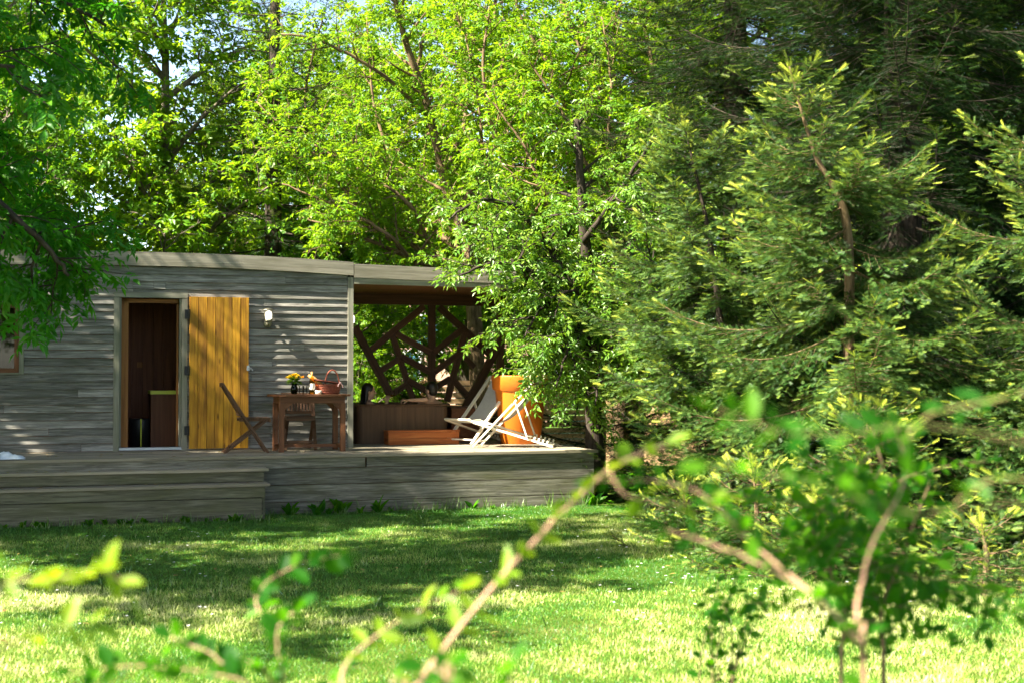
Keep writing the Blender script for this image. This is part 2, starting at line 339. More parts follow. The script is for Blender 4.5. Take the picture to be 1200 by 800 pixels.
b.box(U0 + .02, -.03, CD - .05, CD, DZ - .03, 3.25)
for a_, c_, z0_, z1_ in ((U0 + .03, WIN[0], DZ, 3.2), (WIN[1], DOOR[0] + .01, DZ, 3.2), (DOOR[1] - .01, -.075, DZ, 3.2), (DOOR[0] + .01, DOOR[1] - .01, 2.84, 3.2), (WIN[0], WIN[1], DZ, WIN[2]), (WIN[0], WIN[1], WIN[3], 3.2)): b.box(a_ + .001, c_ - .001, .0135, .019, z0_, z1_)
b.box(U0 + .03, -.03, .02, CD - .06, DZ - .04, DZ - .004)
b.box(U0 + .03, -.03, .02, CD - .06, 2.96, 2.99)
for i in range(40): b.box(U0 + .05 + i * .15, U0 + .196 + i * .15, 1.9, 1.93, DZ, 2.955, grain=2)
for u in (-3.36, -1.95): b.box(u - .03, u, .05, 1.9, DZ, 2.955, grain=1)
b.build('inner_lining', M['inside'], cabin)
def arc(name, z0off, z1off, v0, v1, ua, ub, mat):
    b = MB(); n = 40; vs = []; gc = []; fs = []
    for i in range(n + 1):
        u = ua + (ub - ua) * i / n; h = hroof(u)
        for v, zo in ((v0, z0off), (v1, z0off), (v1, z1off), (v0, z1off)): vs.append((u, v, h + zo)); gc.append((u, v, zo))
    for i in range(n):
        for q in range(4): q2 = (q + 1) % 4; fs.append((i * 4 + q2, i * 4 + 4 + q2, i * 4 + 4 + q, i * 4 + q))
    fs += [(0, 1, 2, 3), (n * 4 + 3, n * 4 + 2, n * 4 + 1, n * 4)]
    b.add(vs, fs, gc, .5); return b.build(name, mat, cabin)
arc('roof_fascia', -.186, 0, -.075, -.04, U0 - .06, -.002, M['fascia'])
arc('roof', -.03, -.006, -.038, CD + .08, U0 - .06, -.002, M['roof'])
b = MB(); b.box(-.073, .003, -.045, .05, DZ, 3.098, grain=2); b.build('corner_post', M['trim'], cabin)
b = MB(); b.box(-3.215, -3.142, -.04, .08, DZ, 2.762, grain=2); b.box(-2.335, -2.262, -.04, .08, DZ, 2.762, grain=2); b.box(-3.215, -2.262, -.042, .08, 2.764, 2.835)
b.box(-3.14, -3.115, .0, .10, DZ + .05, 2.762, grain=2); b.box(-2.362, -2.337, 0, .1, DZ + .05, 2.762, grain=2)
fr = b.build('door_frame', M['trim'], cabin)
b = MB(); b.box(-3.112, -3.02, .09, .14, DZ + .04, 2.75, grain=2); b.box(-3.112, -2.37, .09, .14, 2.70, 2.75); b.box(-2.39, -2.37, .09, .14, DZ + .04, 2.69, grain=2); b.build('inner_frame', M['inner'], cabin)
b = MB(); b.box(-3.14, -2.337, -.06, .10, DZ + .012, DZ + .045); b.build('threshold', M['sill'], cabin)
# door leaf folded back on the wall
b = MB(); us = np.linspace(-2.238, -1.448, 8)
for i in range(7): b.box(us[i] + .003, us[i + 1] - .003, -.085, -.05, DZ + .022, 2.785, grain=2)
b.box(-2.236, -1.45, -.05, -.035, DZ + .03, 2.78, grain=2)
door = b.build('door', M['door'], cabin)
for zz in (2.55, 1.80, 1.00):
    b = MB(); b.box(-2.30, -2.235, -.095, -.046, zz - .06, zz + .06); b.tube([(-2.25, -.1, zz - .065), (-2.25, -.1, zz + .065)], .012); b.build('hinge', M['iron'], door)
b = MB(); b.box(-1.475, -1.44, -.10, -.087, 1.80, 1.87); b.tube([(-1.46, -.11, 1.84), (-1.42, -.12, 1.83), (-1.40, -.12, 1.80)], .008); b.build('handle', M['sill'], door)
b = MB(); b.box(-2.78, -2.70, 1.893, 1.9, 1.85, 1.93); b.build('switch_plate', M['inner'], cabin)
b = MB(); b.lathe([(.035, -.012), (.035, .012)], (-2.76, .55, 2.93), 14); b.build('downlight', M['spotglow'], cabin)
pl = bpy.data.lights.new('downlight_lamp', 'POINT'); pl.energy = .12; pl.color = (1, .8, .55); pl.shadow_soft_size = .03; po = bpy.data.objects.new('downlight_lamp', pl); COL.objects.link(po); po.parent = cabin; po.location = (-2.76, .55, 2.86)
b = MB(); b.lathe([(.045, -.0), (.045, .014)], (-2.76, .55, 2.944), 14); b.build('ceiling_lamp_ring', M['sill'], cabin)
# window
win = None
b = MB(); b.box(WIN[1] - .06, WIN[1], -.045, .05, WIN[2], WIN[3], grain=2); b.box(WIN[0], WIN[0] + .06, -.045, .05, WIN[2], WIN[3], grain=2)
b.box(WIN[0] + .062, WIN[1] - .062, -.045, .05, WIN[3] - .06, WIN[3])
b.box(WIN[0] + .062, WIN[1] - .062, -.06, .05, WIN[2], WIN[2] + .02); win = b.build('window', M['trim'], cabin)
b = MB(); x0, x1, z0, z1 = WIN[0] + .063, WIN[1] - .063, WIN[2] + .022, WIN[3] - .062
b.box(x1 - .055, x1, -.02, .04, z0, z1, grain=2); b.box(x0, x0 + .055, -.02, .04, z0, z1, grain=2); b.box(x0 + .056, x1 - .056, -.02, .04, z0, z0 + .055); b.box(x0 + .056, x1 - .056, -.02, .04, z1 - .055, z1); b.build('sash', M['teak'], win)
b = MB(); b.box(x0 + .056, x1 - .056, .008, .014, z0 + .056, z1 - .056); b.build('pane', M['winglass'], win)

# things inside the doorway
t = thing('cabinet', 'brown cabinet with a lime green top edge inside the cabin doorway', 'cabinet', W(-2.50, .95, DZ), TH)
b = MB(); b.box(-.17, .4, -.2, .2, 0, .74, grain=2); b.build('carcass', M['inside'], t)
b = MB(); b.box(-.18, .4, -.215, .21, .742, .79); b.build('top', M['lime'], t)
t = thing('waste_bin', 'black bin with a painted highlight strip on the floor inside the doorway', 'bin', W(-2.80, .95, DZ), TH)
b = MB(); b.lathe([(.13, 0), (.15, .38), (.14, .40)], n=20); b.build('body', M['black'], t, True)
b = MB(); b.tube([(.0, -.17, .02), (.0, -.172, .40)], .011); b.build('handle', M['lime'], t)  # bar is the bin's highlight, painted as a thin lime strip

# ------------------------------------------------------------------ terrace roof and lattice beside the cabin
ter = thing('terrace_roof', 'flat timber terrace roof with a dark brown lattice screen behind the hot tub', 'terrace roof', W(0, 0, 0), TH)
UE = 3.15
def slab(b, u0, u1, v0, v1, za0, za1, zb0, zb1):
    b.add([(u0, v0, za0), (u1, v0, zb0), (u1, v1, zb0), (u0, v1, za0), (u0, v0, za1), (u1, v0, zb1), (u1, v1, zb1), (u0, v1, za1)], MB.BF, [(u0, v0, za0), (u1, v0, za0), (u1, v1, za0), (u0, v1, za0), (u0, v0, za1), (u1, v0, za1), (u1, v1, za1), (u0, v1, za1)])
b = MB(); slab(b, .008, UE, -.075, -.035, 3.09, 3.283, 3.04, 3.215); b.build('fascia', M['fascia'], ter)
b = MB(); slab(b, .008, UE, -.06, 0, 3.004, 3.087, 2.98, 3.037); b.build('trim', M['trim'], ter)
b = MB()
for i in range(13): slab(b, .01, UE - .02, .003 + i * .2, .196 + i * .2, 3.04, 3.075, 3.02, 3.04)
b.build('ceiling', M['ceil'], ter)
b = MB(); slab(b, 0.004, UE, -.033, 2.75, 3.09, 3.25, 3.05, 3.19); b.build('roof', M['roof'], ter)
b = MB(); slab(b, .03, UE - .03, 2.55, 2.66, 2.86, 3.0385, 2.86, 3.019); b.build('back_beam', M['brown'], ter)
for u, v in ((UE - .12, 2.61),):
    b = MB(); b.box(u - .055, u + .055, v - .048, v + .048, DZ + .002, 2.858 if v > 1 else 2.978, grain=2); b.build('post', M['brown'], ter)
b = MB(); b.box(.02, .12, 2.56, 2.655, DZ + .002, 2.858, grain=2); b.build('post', M['brown'], ter)
LV = 2.6
def latt(x, y):
    d = P(x, y, 1.) - Vector((0, 0, EYE)); o = W(0, LV)
    vx, vy = -SU, CU; tt = (o.x * vx + o.y * vy) / (d.x * vx + d.y * vy); p = d * tt
    return ((p.x - OX) * CU + (p.y - OY) * SU, EYE + p.z)
segs = [((505.8, 356), (505.8, 470), .10), ((497, 359), (430, 414), .085), ((415, 383), (458, 464), .10), ((460, 393), (485, 470), .08), ((463, 391), (504, 413), .08),
        ((443, 436), (468, 420), .075), ((470, 418), (504, 436), .085), ((459, 462), (478, 449), .08), ((477, 445), (504, 460), .08), ((515, 360), (575, 415), .09),
        ((508, 413), (541, 386), .08), ((545, 389), (524, 470), .085), ((508, 436), (538, 414), .08), ((540, 414), (556, 430), .075), ((597, 380), (542, 482), .11),
        ((531, 444), (550, 466), .08), ((508, 455), (527, 443), .075)]
for i, (a, c, w) in enumerate(segs):
    (ua, za), (uc, zc) = latt(*a), latt(*c); dv = .0 if i == 0 else (.012 + .004 * (i % 5)) * (1 if i % 2 else -1)
    b = MB(); b.beam((ua, LV + dv, za), (uc, LV + dv, zc), w * 1.18, .07, up=(0, 1, 0)); b.build('brace', M['brown'], ter)
b = MB()
for i in range(3): b.box(.13, 2.96, 2.585, 2.61, DZ + .02 + i * .15, DZ + .16 + i * .15)
b.build('low_boards', M['brown'], ter)

# ------------------------------------------------------------------ deck
deck = thing('timber_deck', 'raised grey timber deck with mossy steps at its left in front of the cabin', 'deck', W(0, 0, 0), TH)
b = MB(); v = -1.72; UL = -7.2
while v < -.03:
    v1 = min(v + .138, -.03); j = random.uniform(-5, 1.5)
    zt = DZ + random.uniform(-.003, .002)
    for a, c in ((UL, j), (j, 2.99)): b.box(a + .001, c - .001, v, v1 - .006, DZ - .034, zt)
    v += .14
v = -.02
while v < 2.6: b.box(.03, 2.99, v, min(v + .134, 2.66), DZ - .034, DZ + random.uniform(-.002, .001)); v += .14
b.build('deck_boards', M['deck'], deck)
b = MB()
rows = [(.575, .698), (.368, .566), (.152, .359), (-.06, .143)]
for i, (a, c) in enumerate(rows):
    cuts = [UL, -.19 if i == 0 else random.uniform(-3, -1.7), 2.955] if i != 2 else [UL, 2.955]
    for x0, x1 in zip(cuts[:-1], cuts[1:]):
        b.box(x0 + .012, x1 - .012, -1.69 + .006 * random.random(), -1.655, a, c)
    b.box(2.92, 2.95, -1.64, 2.6, a, c)
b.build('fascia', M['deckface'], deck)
b = MB(); b.box(UL, 2.9, -1.62, -1.60, 0, .69); 
for u in np.arange(-6.5, 2.9, 1.2): b.box(u, u + .09, -1.58, 2.5, 0.0, .695, grain=1)
b.build('substructure', M['tub'], deck)
for (ur, vt, zt, ri) in ((-1.485, -2.03, .60, (.442, .566)), (-1.515, -2.335, .437, (.272, .40))):
    st = MB(); st.box(UL, ur, vt, vt + .315, zt - .034, zt); so_ = st.build('step_tread', M['deck'], deck)
    st = MB(); st.box(UL, ur - .05, vt + .05, vt + .08, ri[0], ri[1]); 
    if vt < -2.1: st.box(UL, ur - .09, vt + .054, vt + .084, -.03, .262)
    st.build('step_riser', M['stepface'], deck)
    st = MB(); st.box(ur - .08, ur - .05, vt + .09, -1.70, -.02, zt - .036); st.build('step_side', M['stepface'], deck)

# ------------------------------------------------------------------ wall lanterns
def lantern(label, u, v, z, rz):
    t = thing('wall_lantern', label, 'wall lantern', W(u, v, z), rz, 'lit ship lanterns on the cabin')
    b = MB(); b.lathe([(.055, 0), (.055, .018), (.045, .024)], (0, 0, 0), 16, M=Matrix.Rotation(R(90), 3, 'X')); b.build('back_plate', M['brass'], t, True)
    b = MB(); b.tube([(0, -.02, -.0), (0, -.06, -.025), (0, -.10, -.02), (0, -.105, .02)], .017, 8); b.build('arm', M['brass'], t, True)
    b = MB(); b.lathe([(.046, .015), (.05, .03), (.05, .05)], (0, -.105, 0), 16); b.build('holder', M['brass'], t, True)
    b = MB(); b.lathe([(.035, .05), (.044, .07), (.045, .12), (.036, .155), (.015, .17), (.0, .172)], (0, -.105, 0), 16); b.build('globe', M['glow'], t, True)
    b = MB()
    for k in range(6):
        a = k * math.pi / 3; c, s = math.cos(a), math.sin(a)
        b.tube([(c * .052, -.105 + s * .052, .04), (c * .056, -.105 + s * .056, .12), (c * .03, -.105 + s * .03, .18), (0, -.105, .19)], .0035, 5)
    b.lathe([(.056, .085), (.060, .088), (.056, .091)], (0, -.105, 0), 16); b.build('cage', M['brass'], t, True)
    b = MB(); b.lathe([(.0, .21), (.05, .195), (.085, .178), (.085, .174), (.05, .182)], (0, -.105, 0), 18); b.build('cap', M['brass'], t, True)
    return t
lantern('lit caged lantern on the clapboards right of the yellow door', -1.19, -.024, 2.44, TH)
lantern('lit caged lantern on the cabin end wall under the terrace roof', .002, .55, 2.43, TH + R(90))

# ------------------------------------------------------------------ table and chairs
tb = thing('garden_table', 'brown wooden garden table with rounded ends against the clapboard wall', 'table', W(-.745, -.72, DZ), TH)
b = MB(); prof = []
for a in np.linspace(-90, 90, 9): prof.append((.36 + .19 * math.cos(R(a)), .33 * math.sin(R(a))))
for a in np.linspace(90, 270, 9): prof.append((-.36 + .19 * math.cos(R(a)), .33 * math.sin(R(a))))
n = len(prof); b.add([(x, y, .725) for x, y in prof] + [(x, y, .752) for x, y in prof], [tuple(range(n - 1, -1, -1)), tuple(range(n, 2 * n))] + [(i, (i + 1) % n, n + (i + 1) % n, n + i) for i in range(n)])
b.build('tabletop', M['teak'], tb)
b = MB(); b.box(-.43, .43, -.27, -.245, .635, .722); b.box(-.43, .43, .245, .27, .635, .722); b.box(-.43, -.405, -.244, .244, .635, .722); b.box(.405, .43, -.244, .244, .635, .722); b.build('apron', M['teak'], tb)
for x in (-.405, .405):
    for y in (-.24, .24):
        b = MB(); b.box(x - .032, x + .032, y - .033, y + .033, .0, .634, grain=2); s = -1 if x > 0 else 1
        b.add([(x + s * .033, y - .012, .50), (x + s * .033, y - .012, .634), (x + s * .14, y - .012, .634), (x + s * .10, y - .012, .60), (x + s * .05, y - .012, .55),
               (x + s * .033, y + .012, .50), (x + s * .033, y + .012, .634), (x + s * .14, y + .012, .634), (x + s * .10, y + .012, .60), (x + s * .05, y + .012, .55)],
              [(0, 1, 2, 3, 4), (9, 8, 7, 6, 5), (0, 4, 9, 5), (4, 3, 8, 9), (3, 2, 7, 8), (2, 1, 6, 7)])
        b.build('leg', M['teak'], tb)
b = MB(); b.box(-.37, .37, -.03, .03, .05, .09); b.box(-.43, -.38, -.2, .2, .05, .09); b.box(.38, .43, -.2, .2, .05, .09); b.build('stretcher', M['teak'], tb)

def folding_chair(label, u, v, rz, back_top, lean=.0):
    t = thing('folding_chair', label, 'folding chair', W(u, v, DZ), rz, 'folding chairs at the garden table')
    for y in (-.20, .20):
        b = MB(); b.beam((.27, y, .0), (-.02, y, .44), .03, .045, up=(0, 1, 0)); b.beam((-.02, y, .44), (-.06 - (back_top - .44) * .55, y, back_top), .03, .045, up=(0, 1, 0)); b.build('back_post', M['darkteak'], t)
        b = MB(); b.beam((-.29, y * .86, 0), (.26, y * .86, .43), .03, .045, up=(0, 1, 0)); b.build('leg', M['darkteak'], t)
    b = MB()
    for i in range(8): b.box(-.10 + i * .05, -.056 + i * .05, -.19, .19, .437, .455, grain=1)
    b.box(-.10, .30, -.165, -.135, .41, .436); b.box(-.10, .30, .135, .165, .41, .436); b.box(.285, .305, -.19, .19, .395, .437); b.build('seat', M['darkteak'], t)
    b = MB(); zt = back_top; xt = -.06 - (zt - .44) * .55; zb = .50; xb = -.06 - (zb - .44) * .55
    b.beam((xt, -.2, zt - .02), (xt, .2, zt - .02), .025, .05); b.beam((xb, -.2, zb), (xb, .2, zb), .025, .04)
    for i in range(9): y = -.165 + i * .041; b.beam((xb, y, zb), (xt, y, zt - .03), .012, .024, up=(0, 1, 0))
    b.build('backrest', M['darkteak'], t)
    b = MB(); b.beam((.2, -.2, .11), (.2, .2, .11), .02, .035); b.build('stretcher', M['darkteak'], t); b = MB(); b.beam((-.2, -.17, .07), (-.2, .17, .07), .02, .035); b.build('stretcher', M['darkteak'], t)
    return t
folding_chair('dark folding chair seen side on between yellow door and table', -1.60, -.88, TH - R(3), .90)
folding_chair('dark folding chair with slatted back standing behind the table', -.80, -.28, TH - R(95), .76)

# things on the table
def tabz(x, y): return W(-.745, -.72) + Vector((x * CU - y * SU, x * SU + y * CU, DZ + .752))
t = tag(MB().lathe([(.0, .004), (.035, .004), (.045, .03), (.048, .075), (.036, .12), (.04, .145), (.037, .145), (.033, .12), (.043, .075), (.04, .03), (.0, .012)], n=18).build('vase', M['greenglass'], smooth=True), 'small green glass vase on the left half of the table', 'vase')
t.location = tabz(-.20, -.02)
fl = thing('flower_bouquet', 'bunch of yellow roses with one orange bloom in the green vase', 'flowers', tabz(-.20, -.02))
b = MB()
for k in range(9): a = k * .7; b.tube([(.01 * math.cos(a), .01 * math.sin(a), .01), (.02 * math.cos(a), .02 * math.sin(a), .14), (.07 * math.cos(a), .07 * math.sin(a), .24)], .004, 5)
b.build('stems', M['leaf_mid'], fl)
# leaf stamping ------------------------------------------------------------------
LEAF_V = np.array([(0, 0, 0), (.42, .5, .08), (1, 0, -.14), (.42, -.5, .08), (.5, 0, -.04)], dtype=np.float32); LEAF_F = [(0, 3, 2, 4), (0, 4, 2, 1)]
BIG_V = np.array([(0, 0, 0), (.2, .34, .05), (.5, .5, .06), (.8, .28, .0), (1, 0, -.1), (.8, -.28, .0), (.5, -.5, .06), (.2, -.34, .05), (.3, 0, -.01), (.7, 0, -.03)], dtype=np.float32)
BIG_F = [(0, 8, 2, 1), (8, 9, 3, 2), (9, 4, 3), (0, 7, 6, 8), (8, 6, 5, 9), (9, 5, 4)]
def unit(a): return a / np.maximum(np.linalg.norm(a, axis=-1, keepdims=True), 1e-9)
def stamp(TV, TF, Pn, D, Nn, L, Wd):
    """copies of a template: x along D scaled L, y across scaled Wd, z along normal scaled L"""
    D = unit(np.asarray(D, dtype=np.float32)); Nn = np.asarray(Nn, dtype=np.float32); Nn = unit(Nn - D * (Nn * D).sum(1, keepdims=True)); S = np.cross(Nn, D)
    n = len(D); L = np.broadcast_to(np.asarray(L, dtype=np.float32), (n,))[:, None, None]; Wd = np.broadcast_to(np.asarray(Wd, dtype=np.float32), (n,))[:, None, None]
    V = np.asarray(Pn, dtype=np.float32)[:, None, :] + D[:, None, :] * (TV[None, :, 0:1] * L) + S[:, None, :] * (TV[None, :, 1:2] * Wd) + Nn[:, None, :] * (TV[None, :, 2:3] * L)
    k = len(TV); idx = np.concatenate([np.array(f) for f in TF]); sz = np.array([len(f) for f in TF])
    FI = (np.arange(n)[:, None] * k + idx[None, :]).ravel(); FS = np.tile(sz, n)
    return V.reshape(-1, 3), FI, FS, len(TF)
def stamp_mesh(name, TV, TF, Pn, D, Nn, L, Wd, rnd):
    V, FI, FS, k = stamp(TV, TF, Pn, D, Nn, L, Wd); return new_mesh(name, V, FI, FS, np.repeat(rnd, k))
def rvec(n, r=rng): return unit(r.normal(size=(n, 3)))
n = 46; d = rvec(n); d[:, 2] = d[:, 2] * .5 + .1; link('leaves', stamp_mesh('leaves', LEAF_V, LEAF_F, np.array([(0, 0, .17)]) + d * .03, d, np.tile((0, 0, 1.), (n, 1)) + d * .3, .10, .045, rng.random(n)), M['leaf_mid'], fl)
for k in range(14):
    a = k * 2.4; r_ = .028 * math.sqrt(k + .3); c = Vector((r_ * math.cos(a), r_ * math.sin(a), .27 - r_ * .6 + random.uniform(-.01, .01)))
    if k == 11: c = Vector((.115, -.02, .22))
    n = 16; d = rvec(n); d[:, 2] = np.abs(d[:, 2]) * .8; me = stamp_mesh('bloom', BIG_V, BIG_F, np.array(c)[None] - d * .005, d, np.tile((0, 0, 1.), (n, 1)), .036, .034, rng.random(n)); link('bloom', me, M['orangeflower' if k == 11 else 'yellow'], fl)
t = thing('wine_bottle', 'bottle of pale wine between the bouquet and the basket', 'bottle', tabz(.03, -.06))
b = MB(); b.lathe([(.0, .002), (.036, .002), (.037, .17), (.03, .205), (.014, .235), (.014, .29), (.0, .29)], n=16); b.build('body', M['rose'], t, True)
b = MB(); b.lathe([(.0375, .06), (.0378, .061), (.0378, .14), (.0375, .141)], n=16); b.build('label', M['label'], t, True)
b = MB(); b.lathe([(.015, .245), (.0155, .246), (.0155, .297), (.0, .298)], n=12); b.build('foil', M['bread'], t, True)
def wineglass(label, loc, s=1., group=None, tilt=0):
    t = thing('wine_glass', label, 'wine glass', loc, 0, group); t.rotation_euler = (0, R(tilt), 0)
    b = MB(); b.lathe([(.0, .003), (.032, .003), (.033, .005), (.006, .012), (.0045, .075), (.012, .085), (.033, .11), (.037, .135), (.032, .185), (.0312, .185), (.036, .135), (.032, .112), (.0, .09)], n=16); b.build('bowl', M['glass'], t, True)
    b = MB(); b.lathe([(.0, .092), (.028, .111), (.0335, .13), (.0, .131)], n=14); b.build('wine', M['rose'], t, True); return t
for i, (x, y) in enumerate(((-.095, .02), (-.045, .06))):
    t = tag(MB().lathe([(.0, .003), (.03, .003), (.034, .11), (.0325, .11), (.029, .008), (.0, .008)], n=16).build('tumbler', M['glass'], smooth=True), ('clear tumbler beside the green vase on the table', 'clear tumbler just behind the wine bottle on the table')[i], 'glass', 'tumblers on the garden table'); t.location = tabz(x, y)
t = tag(MB().lathe([(.0, .0), (.038, .0), (.046, .05), (.043, .05), (.036, .008), (.0, .006)], n=16).build('cup', M['label'], smooth=True), 'small pale cup in front of the basket on the table', 'cup'); t.location = tabz(.105, -.12)
bk = thing('picnic_basket', 'red brown wicker basket with tall handle and half open lid on the table', 'basket', tabz(.26, .0), TH + R(8))
b = MB(); prof = [(.13, .0)] + [(.135 + .03 * i / 8 + .004 * (i % 2), .004 + .125 * i / 8) for i in range(9)] + [(.172, .135), (.158, .135), (.13, .01), (.0, .01)]
b.lathe([(r_ * 1.08, z) for r_, z in prof], n=28, sx=1, sy=.68); b.build('body', M['wicker'], bk)
b = MB(); b.lathe([(.0, .012), (.17, .012), (.185, .004), (.185, -.004), (.17, -.008), (.0, -.004)], (-.02, .0, .165), 26, 1, .68, M=Matrix.Rotation(R(9), 3, 'Y')); b.build('lid', M['wicker'], bk)
b = MB(); pts = [(.055 + .10 * math.cos(a), 0, .12 + .20 * math.sin(a)) for a in np.linspace(0, math.pi, 15)]; b.tube(pts, .010, 7); b.build('handle', M['wicker'], bk, True)
b = MB(); b.tube([(.13, -.10, .15), (.10, -.125, .13), (.09, -.128, .10)], .008, 5); b.tube([(.13, -.10, .15), (.16, -.11, .12), (.165, -.11, .09)], .008, 5); b.ball((.13, -.105, .15), .016); b.build('ribbon', M['ribbon'], bk)
b = MB(); b.tube([(-.15, 0, -.0), (-.08, .0, .005), (0, 0, .0), (.08, 0, .003), (.14, 0, -.0)], [.015, .03, .034, .03, .014], 10)
t = tag(b.build('baguette', M['bread'], smooth=True), 'golden baguette leaning out of the picnic basket', 'bread'); t.location = tabz(.115, .03) + Vector((0, 0, .16)); t.rotation_euler = (0, R(38), TH)
tw = MB(); nx, ny = 16, 10; vs = []; 
for j in range(ny):
    for i in range(nx):
        x, y = i / (nx - 1) - .5, j / (ny - 1) - .5; e = min(1, 5 * min(.5 - abs(x), .5 - abs(y)) + .05)
        vs.append((x * .6 + .02 * math.sin(j), y * .3 + .015 * math.sin(i * 1.3), .005 + e * (.045 + .028 * math.sin(i * 1.1 + j * .6) + .018 * math.sin(j * 1.7 - i * .5))))
tw.add(vs, [(j * nx + i, j * nx + i + 1, (j + 1) * nx + i + 1, (j + 1) * nx + i) for j in range(ny - 1) for i in range(nx - 1)])
t = tag(tw.build('towel', M['towel'], smooth=True), 'crumpled white towel lying on the left edge of the deck', 'towel'); t.location = W(-4.62, -1.50, DZ + .002); t.rotation_euler = (0, 0, TH)

# ------------------------------------------------------------------ hot tub
tub = thing('hot_tub', 'dark brown clad hot tub with two bathers under the terrace roof', 'hot tub', W(.95, 1.55, DZ), TH)
def rrect(hx, hy, r, n=8):
    o = []
    for cx, cy, a0 in ((hx - r, hy - r, 0), (-hx + r, hy - r, 90), (-hx + r, -hy + r, 180), (hx - r, -hy + r, 270)):
        for i in range(n + 1): a = R(a0 + 90 * i / n); o.append((cx + r * math.cos(a), cy + r * math.sin(a)))
    return o
def shell(levels, mat, name, parent, smooth=False, capb=False, capt=False):
    b = MB(); vs = []; gc = []
    for hx, hy, r, z in levels:
        for x, y in rrect(hx, hy, r): vs.append((x, y, z)); gc.append((z, x + y, 0))
    n = 36; fs = [(i * n + k, i * n + (k + 1) % n, (i + 1) * n + (k + 1) % n, (i + 1) * n + k) for i in range(len(levels) - 1) for k in range(n)]
    if capt: fs.append(tuple((len(levels) - 1) * n + k for k in range(n)))
    if capb: fs.append(tuple(range(n - 1, -1, -1)))
    b.add(vs, fs, gc, .5); return b.build(name, mat, parent, smooth)
shell([(.70, .70, .10, .002), (.70, .70, .10, .545)], M['tub'], 'cladding', tub)
shell([(.70, .70, .10, .546), (.735, .735, .12, .55), (.74, .74, .12, .57), (.725, .725, .12, .583), (.63, .63, .12, .583), (.61, .61, .12, .57), (.60, .60, .10, .10)], M['tub'], 'rim', tub, capt=True)
shell([(.605, .605, .105, .45), (.605, .605, .105, .452)], M['water'], 'water', tub, capt=True)
sb = thing('step_box', 'reddish wooden step box at the foot of the hot tub', 'step', W(1.16, .58, DZ), TH)
b = MB(); 
for i in range(2): b.box(-.53, .53, -.13, -.105, .004 + i * .09, .09 + i * .09)
for i in range(2): b.box(-.53, -.505, -.103, .15, .004 + i * .09, .09 + i * .09); b.box(.505, .53, -.103, .15, .004 + i * .09, .09 + i * .09)
b.build('side_boards', M['stepbox'], sb)
b = MB(); b.box(-.54, .54, -.14, .0, .185, .207); b.box(-.54, .54, .004, .16, .185, .207); b.build('top', M['stepbox'], sb)
t = thing('side_cabinet', 'low dark brown wooden chest between hot tub and deckchairs', 'chest', W(1.98, 1.45, DZ), TH)
b = MB(); b.box(-.2, .3, -.3, .3, .0, .24); b.box(-.2, .3, -.3, .3, .245, .50); b.build('body', M['ceil'], t)
b = MB(); b.box(-.22, .32, -.32, .32, .503, .53); b.build('lid', M['brown'], t)

# ------------------------------------------------------------------ people (one continuous body each)
def remeshed(name, mb, vox, mat, parent, smooth_it=4):
    me = new_mesh(name, mb.v, [i for f in mb.f for i in f], [len(f) for f in mb.f])
    o = bpy.data.objects.new(name + '_tmp', me); COL.objects.link(o)
    m = o.modifiers.new('r', 'REMESH'); m.mode = 'VOXEL'; m.voxel_size = vox
    s = o.modifiers.new('s', 'SMOOTH'); s.iterations = smooth_it; s.factor = .5
    dg = bpy.context.evaluated_depsgraph_get(); me2 = bpy.data.meshes.new_from_object(o.evaluated_get(dg))
    bpy.data.objects.remove(o); me2.name = name; me2.materials.clear()
    me2.polygons.foreach_set('use_smooth', np.ones(len(me2.polygons), dtype=bool)); return link(name, me2, mat, parent)
def caps(b, a, c, r0, r1, n=10):
    a, c = Vector(a), Vector(c); d = (c - a).normalized(); pts, rad = [], []
    for i in range(5): t = math.pi / 2 * (1 - i / 4); pts.append(a - d * (r0 * math.sin(t))); rad.append(max(r0 * math.cos(t), 1e-4))
    for i in range(1, 5): t = math.pi / 2 * i / 4; pts.append(c + d * (r1 * math.sin(t))); rad.append(max(r1 * math.cos(t), 1e-4))
    pts.insert(5, c); rad.insert(5, r1); b.tube(pts, rad, n)
def head(b, c, f, s=1.):            # f: facing direction (xy); builds skull, jaw, nose, ears, brow, lips
    c = Vector(c); f = Vector((f[0], f[1], 0)).normalized(); r = Vector((f.y, -f.x, 0)); z = Vector((0, 0, 1))
    M3 = Matrix((r, f, z)).transposed()
    b.ball(c + z * .025 * s, .086 * s, 16, 12, .87, 1.06, 1.08, M=M3)
    b.ball(c + f * .022 * s - z * .045 * s, .064 * s, 14, 10, .88, 1.05, 1.12, M=M3)
    b.ball(c + f * .06 * s - z * .092 * s, .024 * s, 10, 8, 1.1, .9, .8, M=M3)
    caps(b, c + f * .088 * s + z * .012 * s, c + f * .106 * s - z * .022 * s, .009 * s, .013 * s)
    for q in (-1, 1):
        b.ball(c + r * q * .076 * s - z * .005 * s - f * .005 * s, .028 * s, 10, 8, .35, .7, 1.1, M=M3)
        caps(b, c + f * .083 * s + r * q * .015 * s + z * .026 * s, c + f * .074 * s + r * q * .045 * s + z * .026 * s, .009 * s, .008 * s)
    caps(b, c + f * .084 * s - r * .016 * s - z * .057 * s, c + f * .084 * s + r * .016 * s - z * .057 * s, .008 * s, .008 * s)
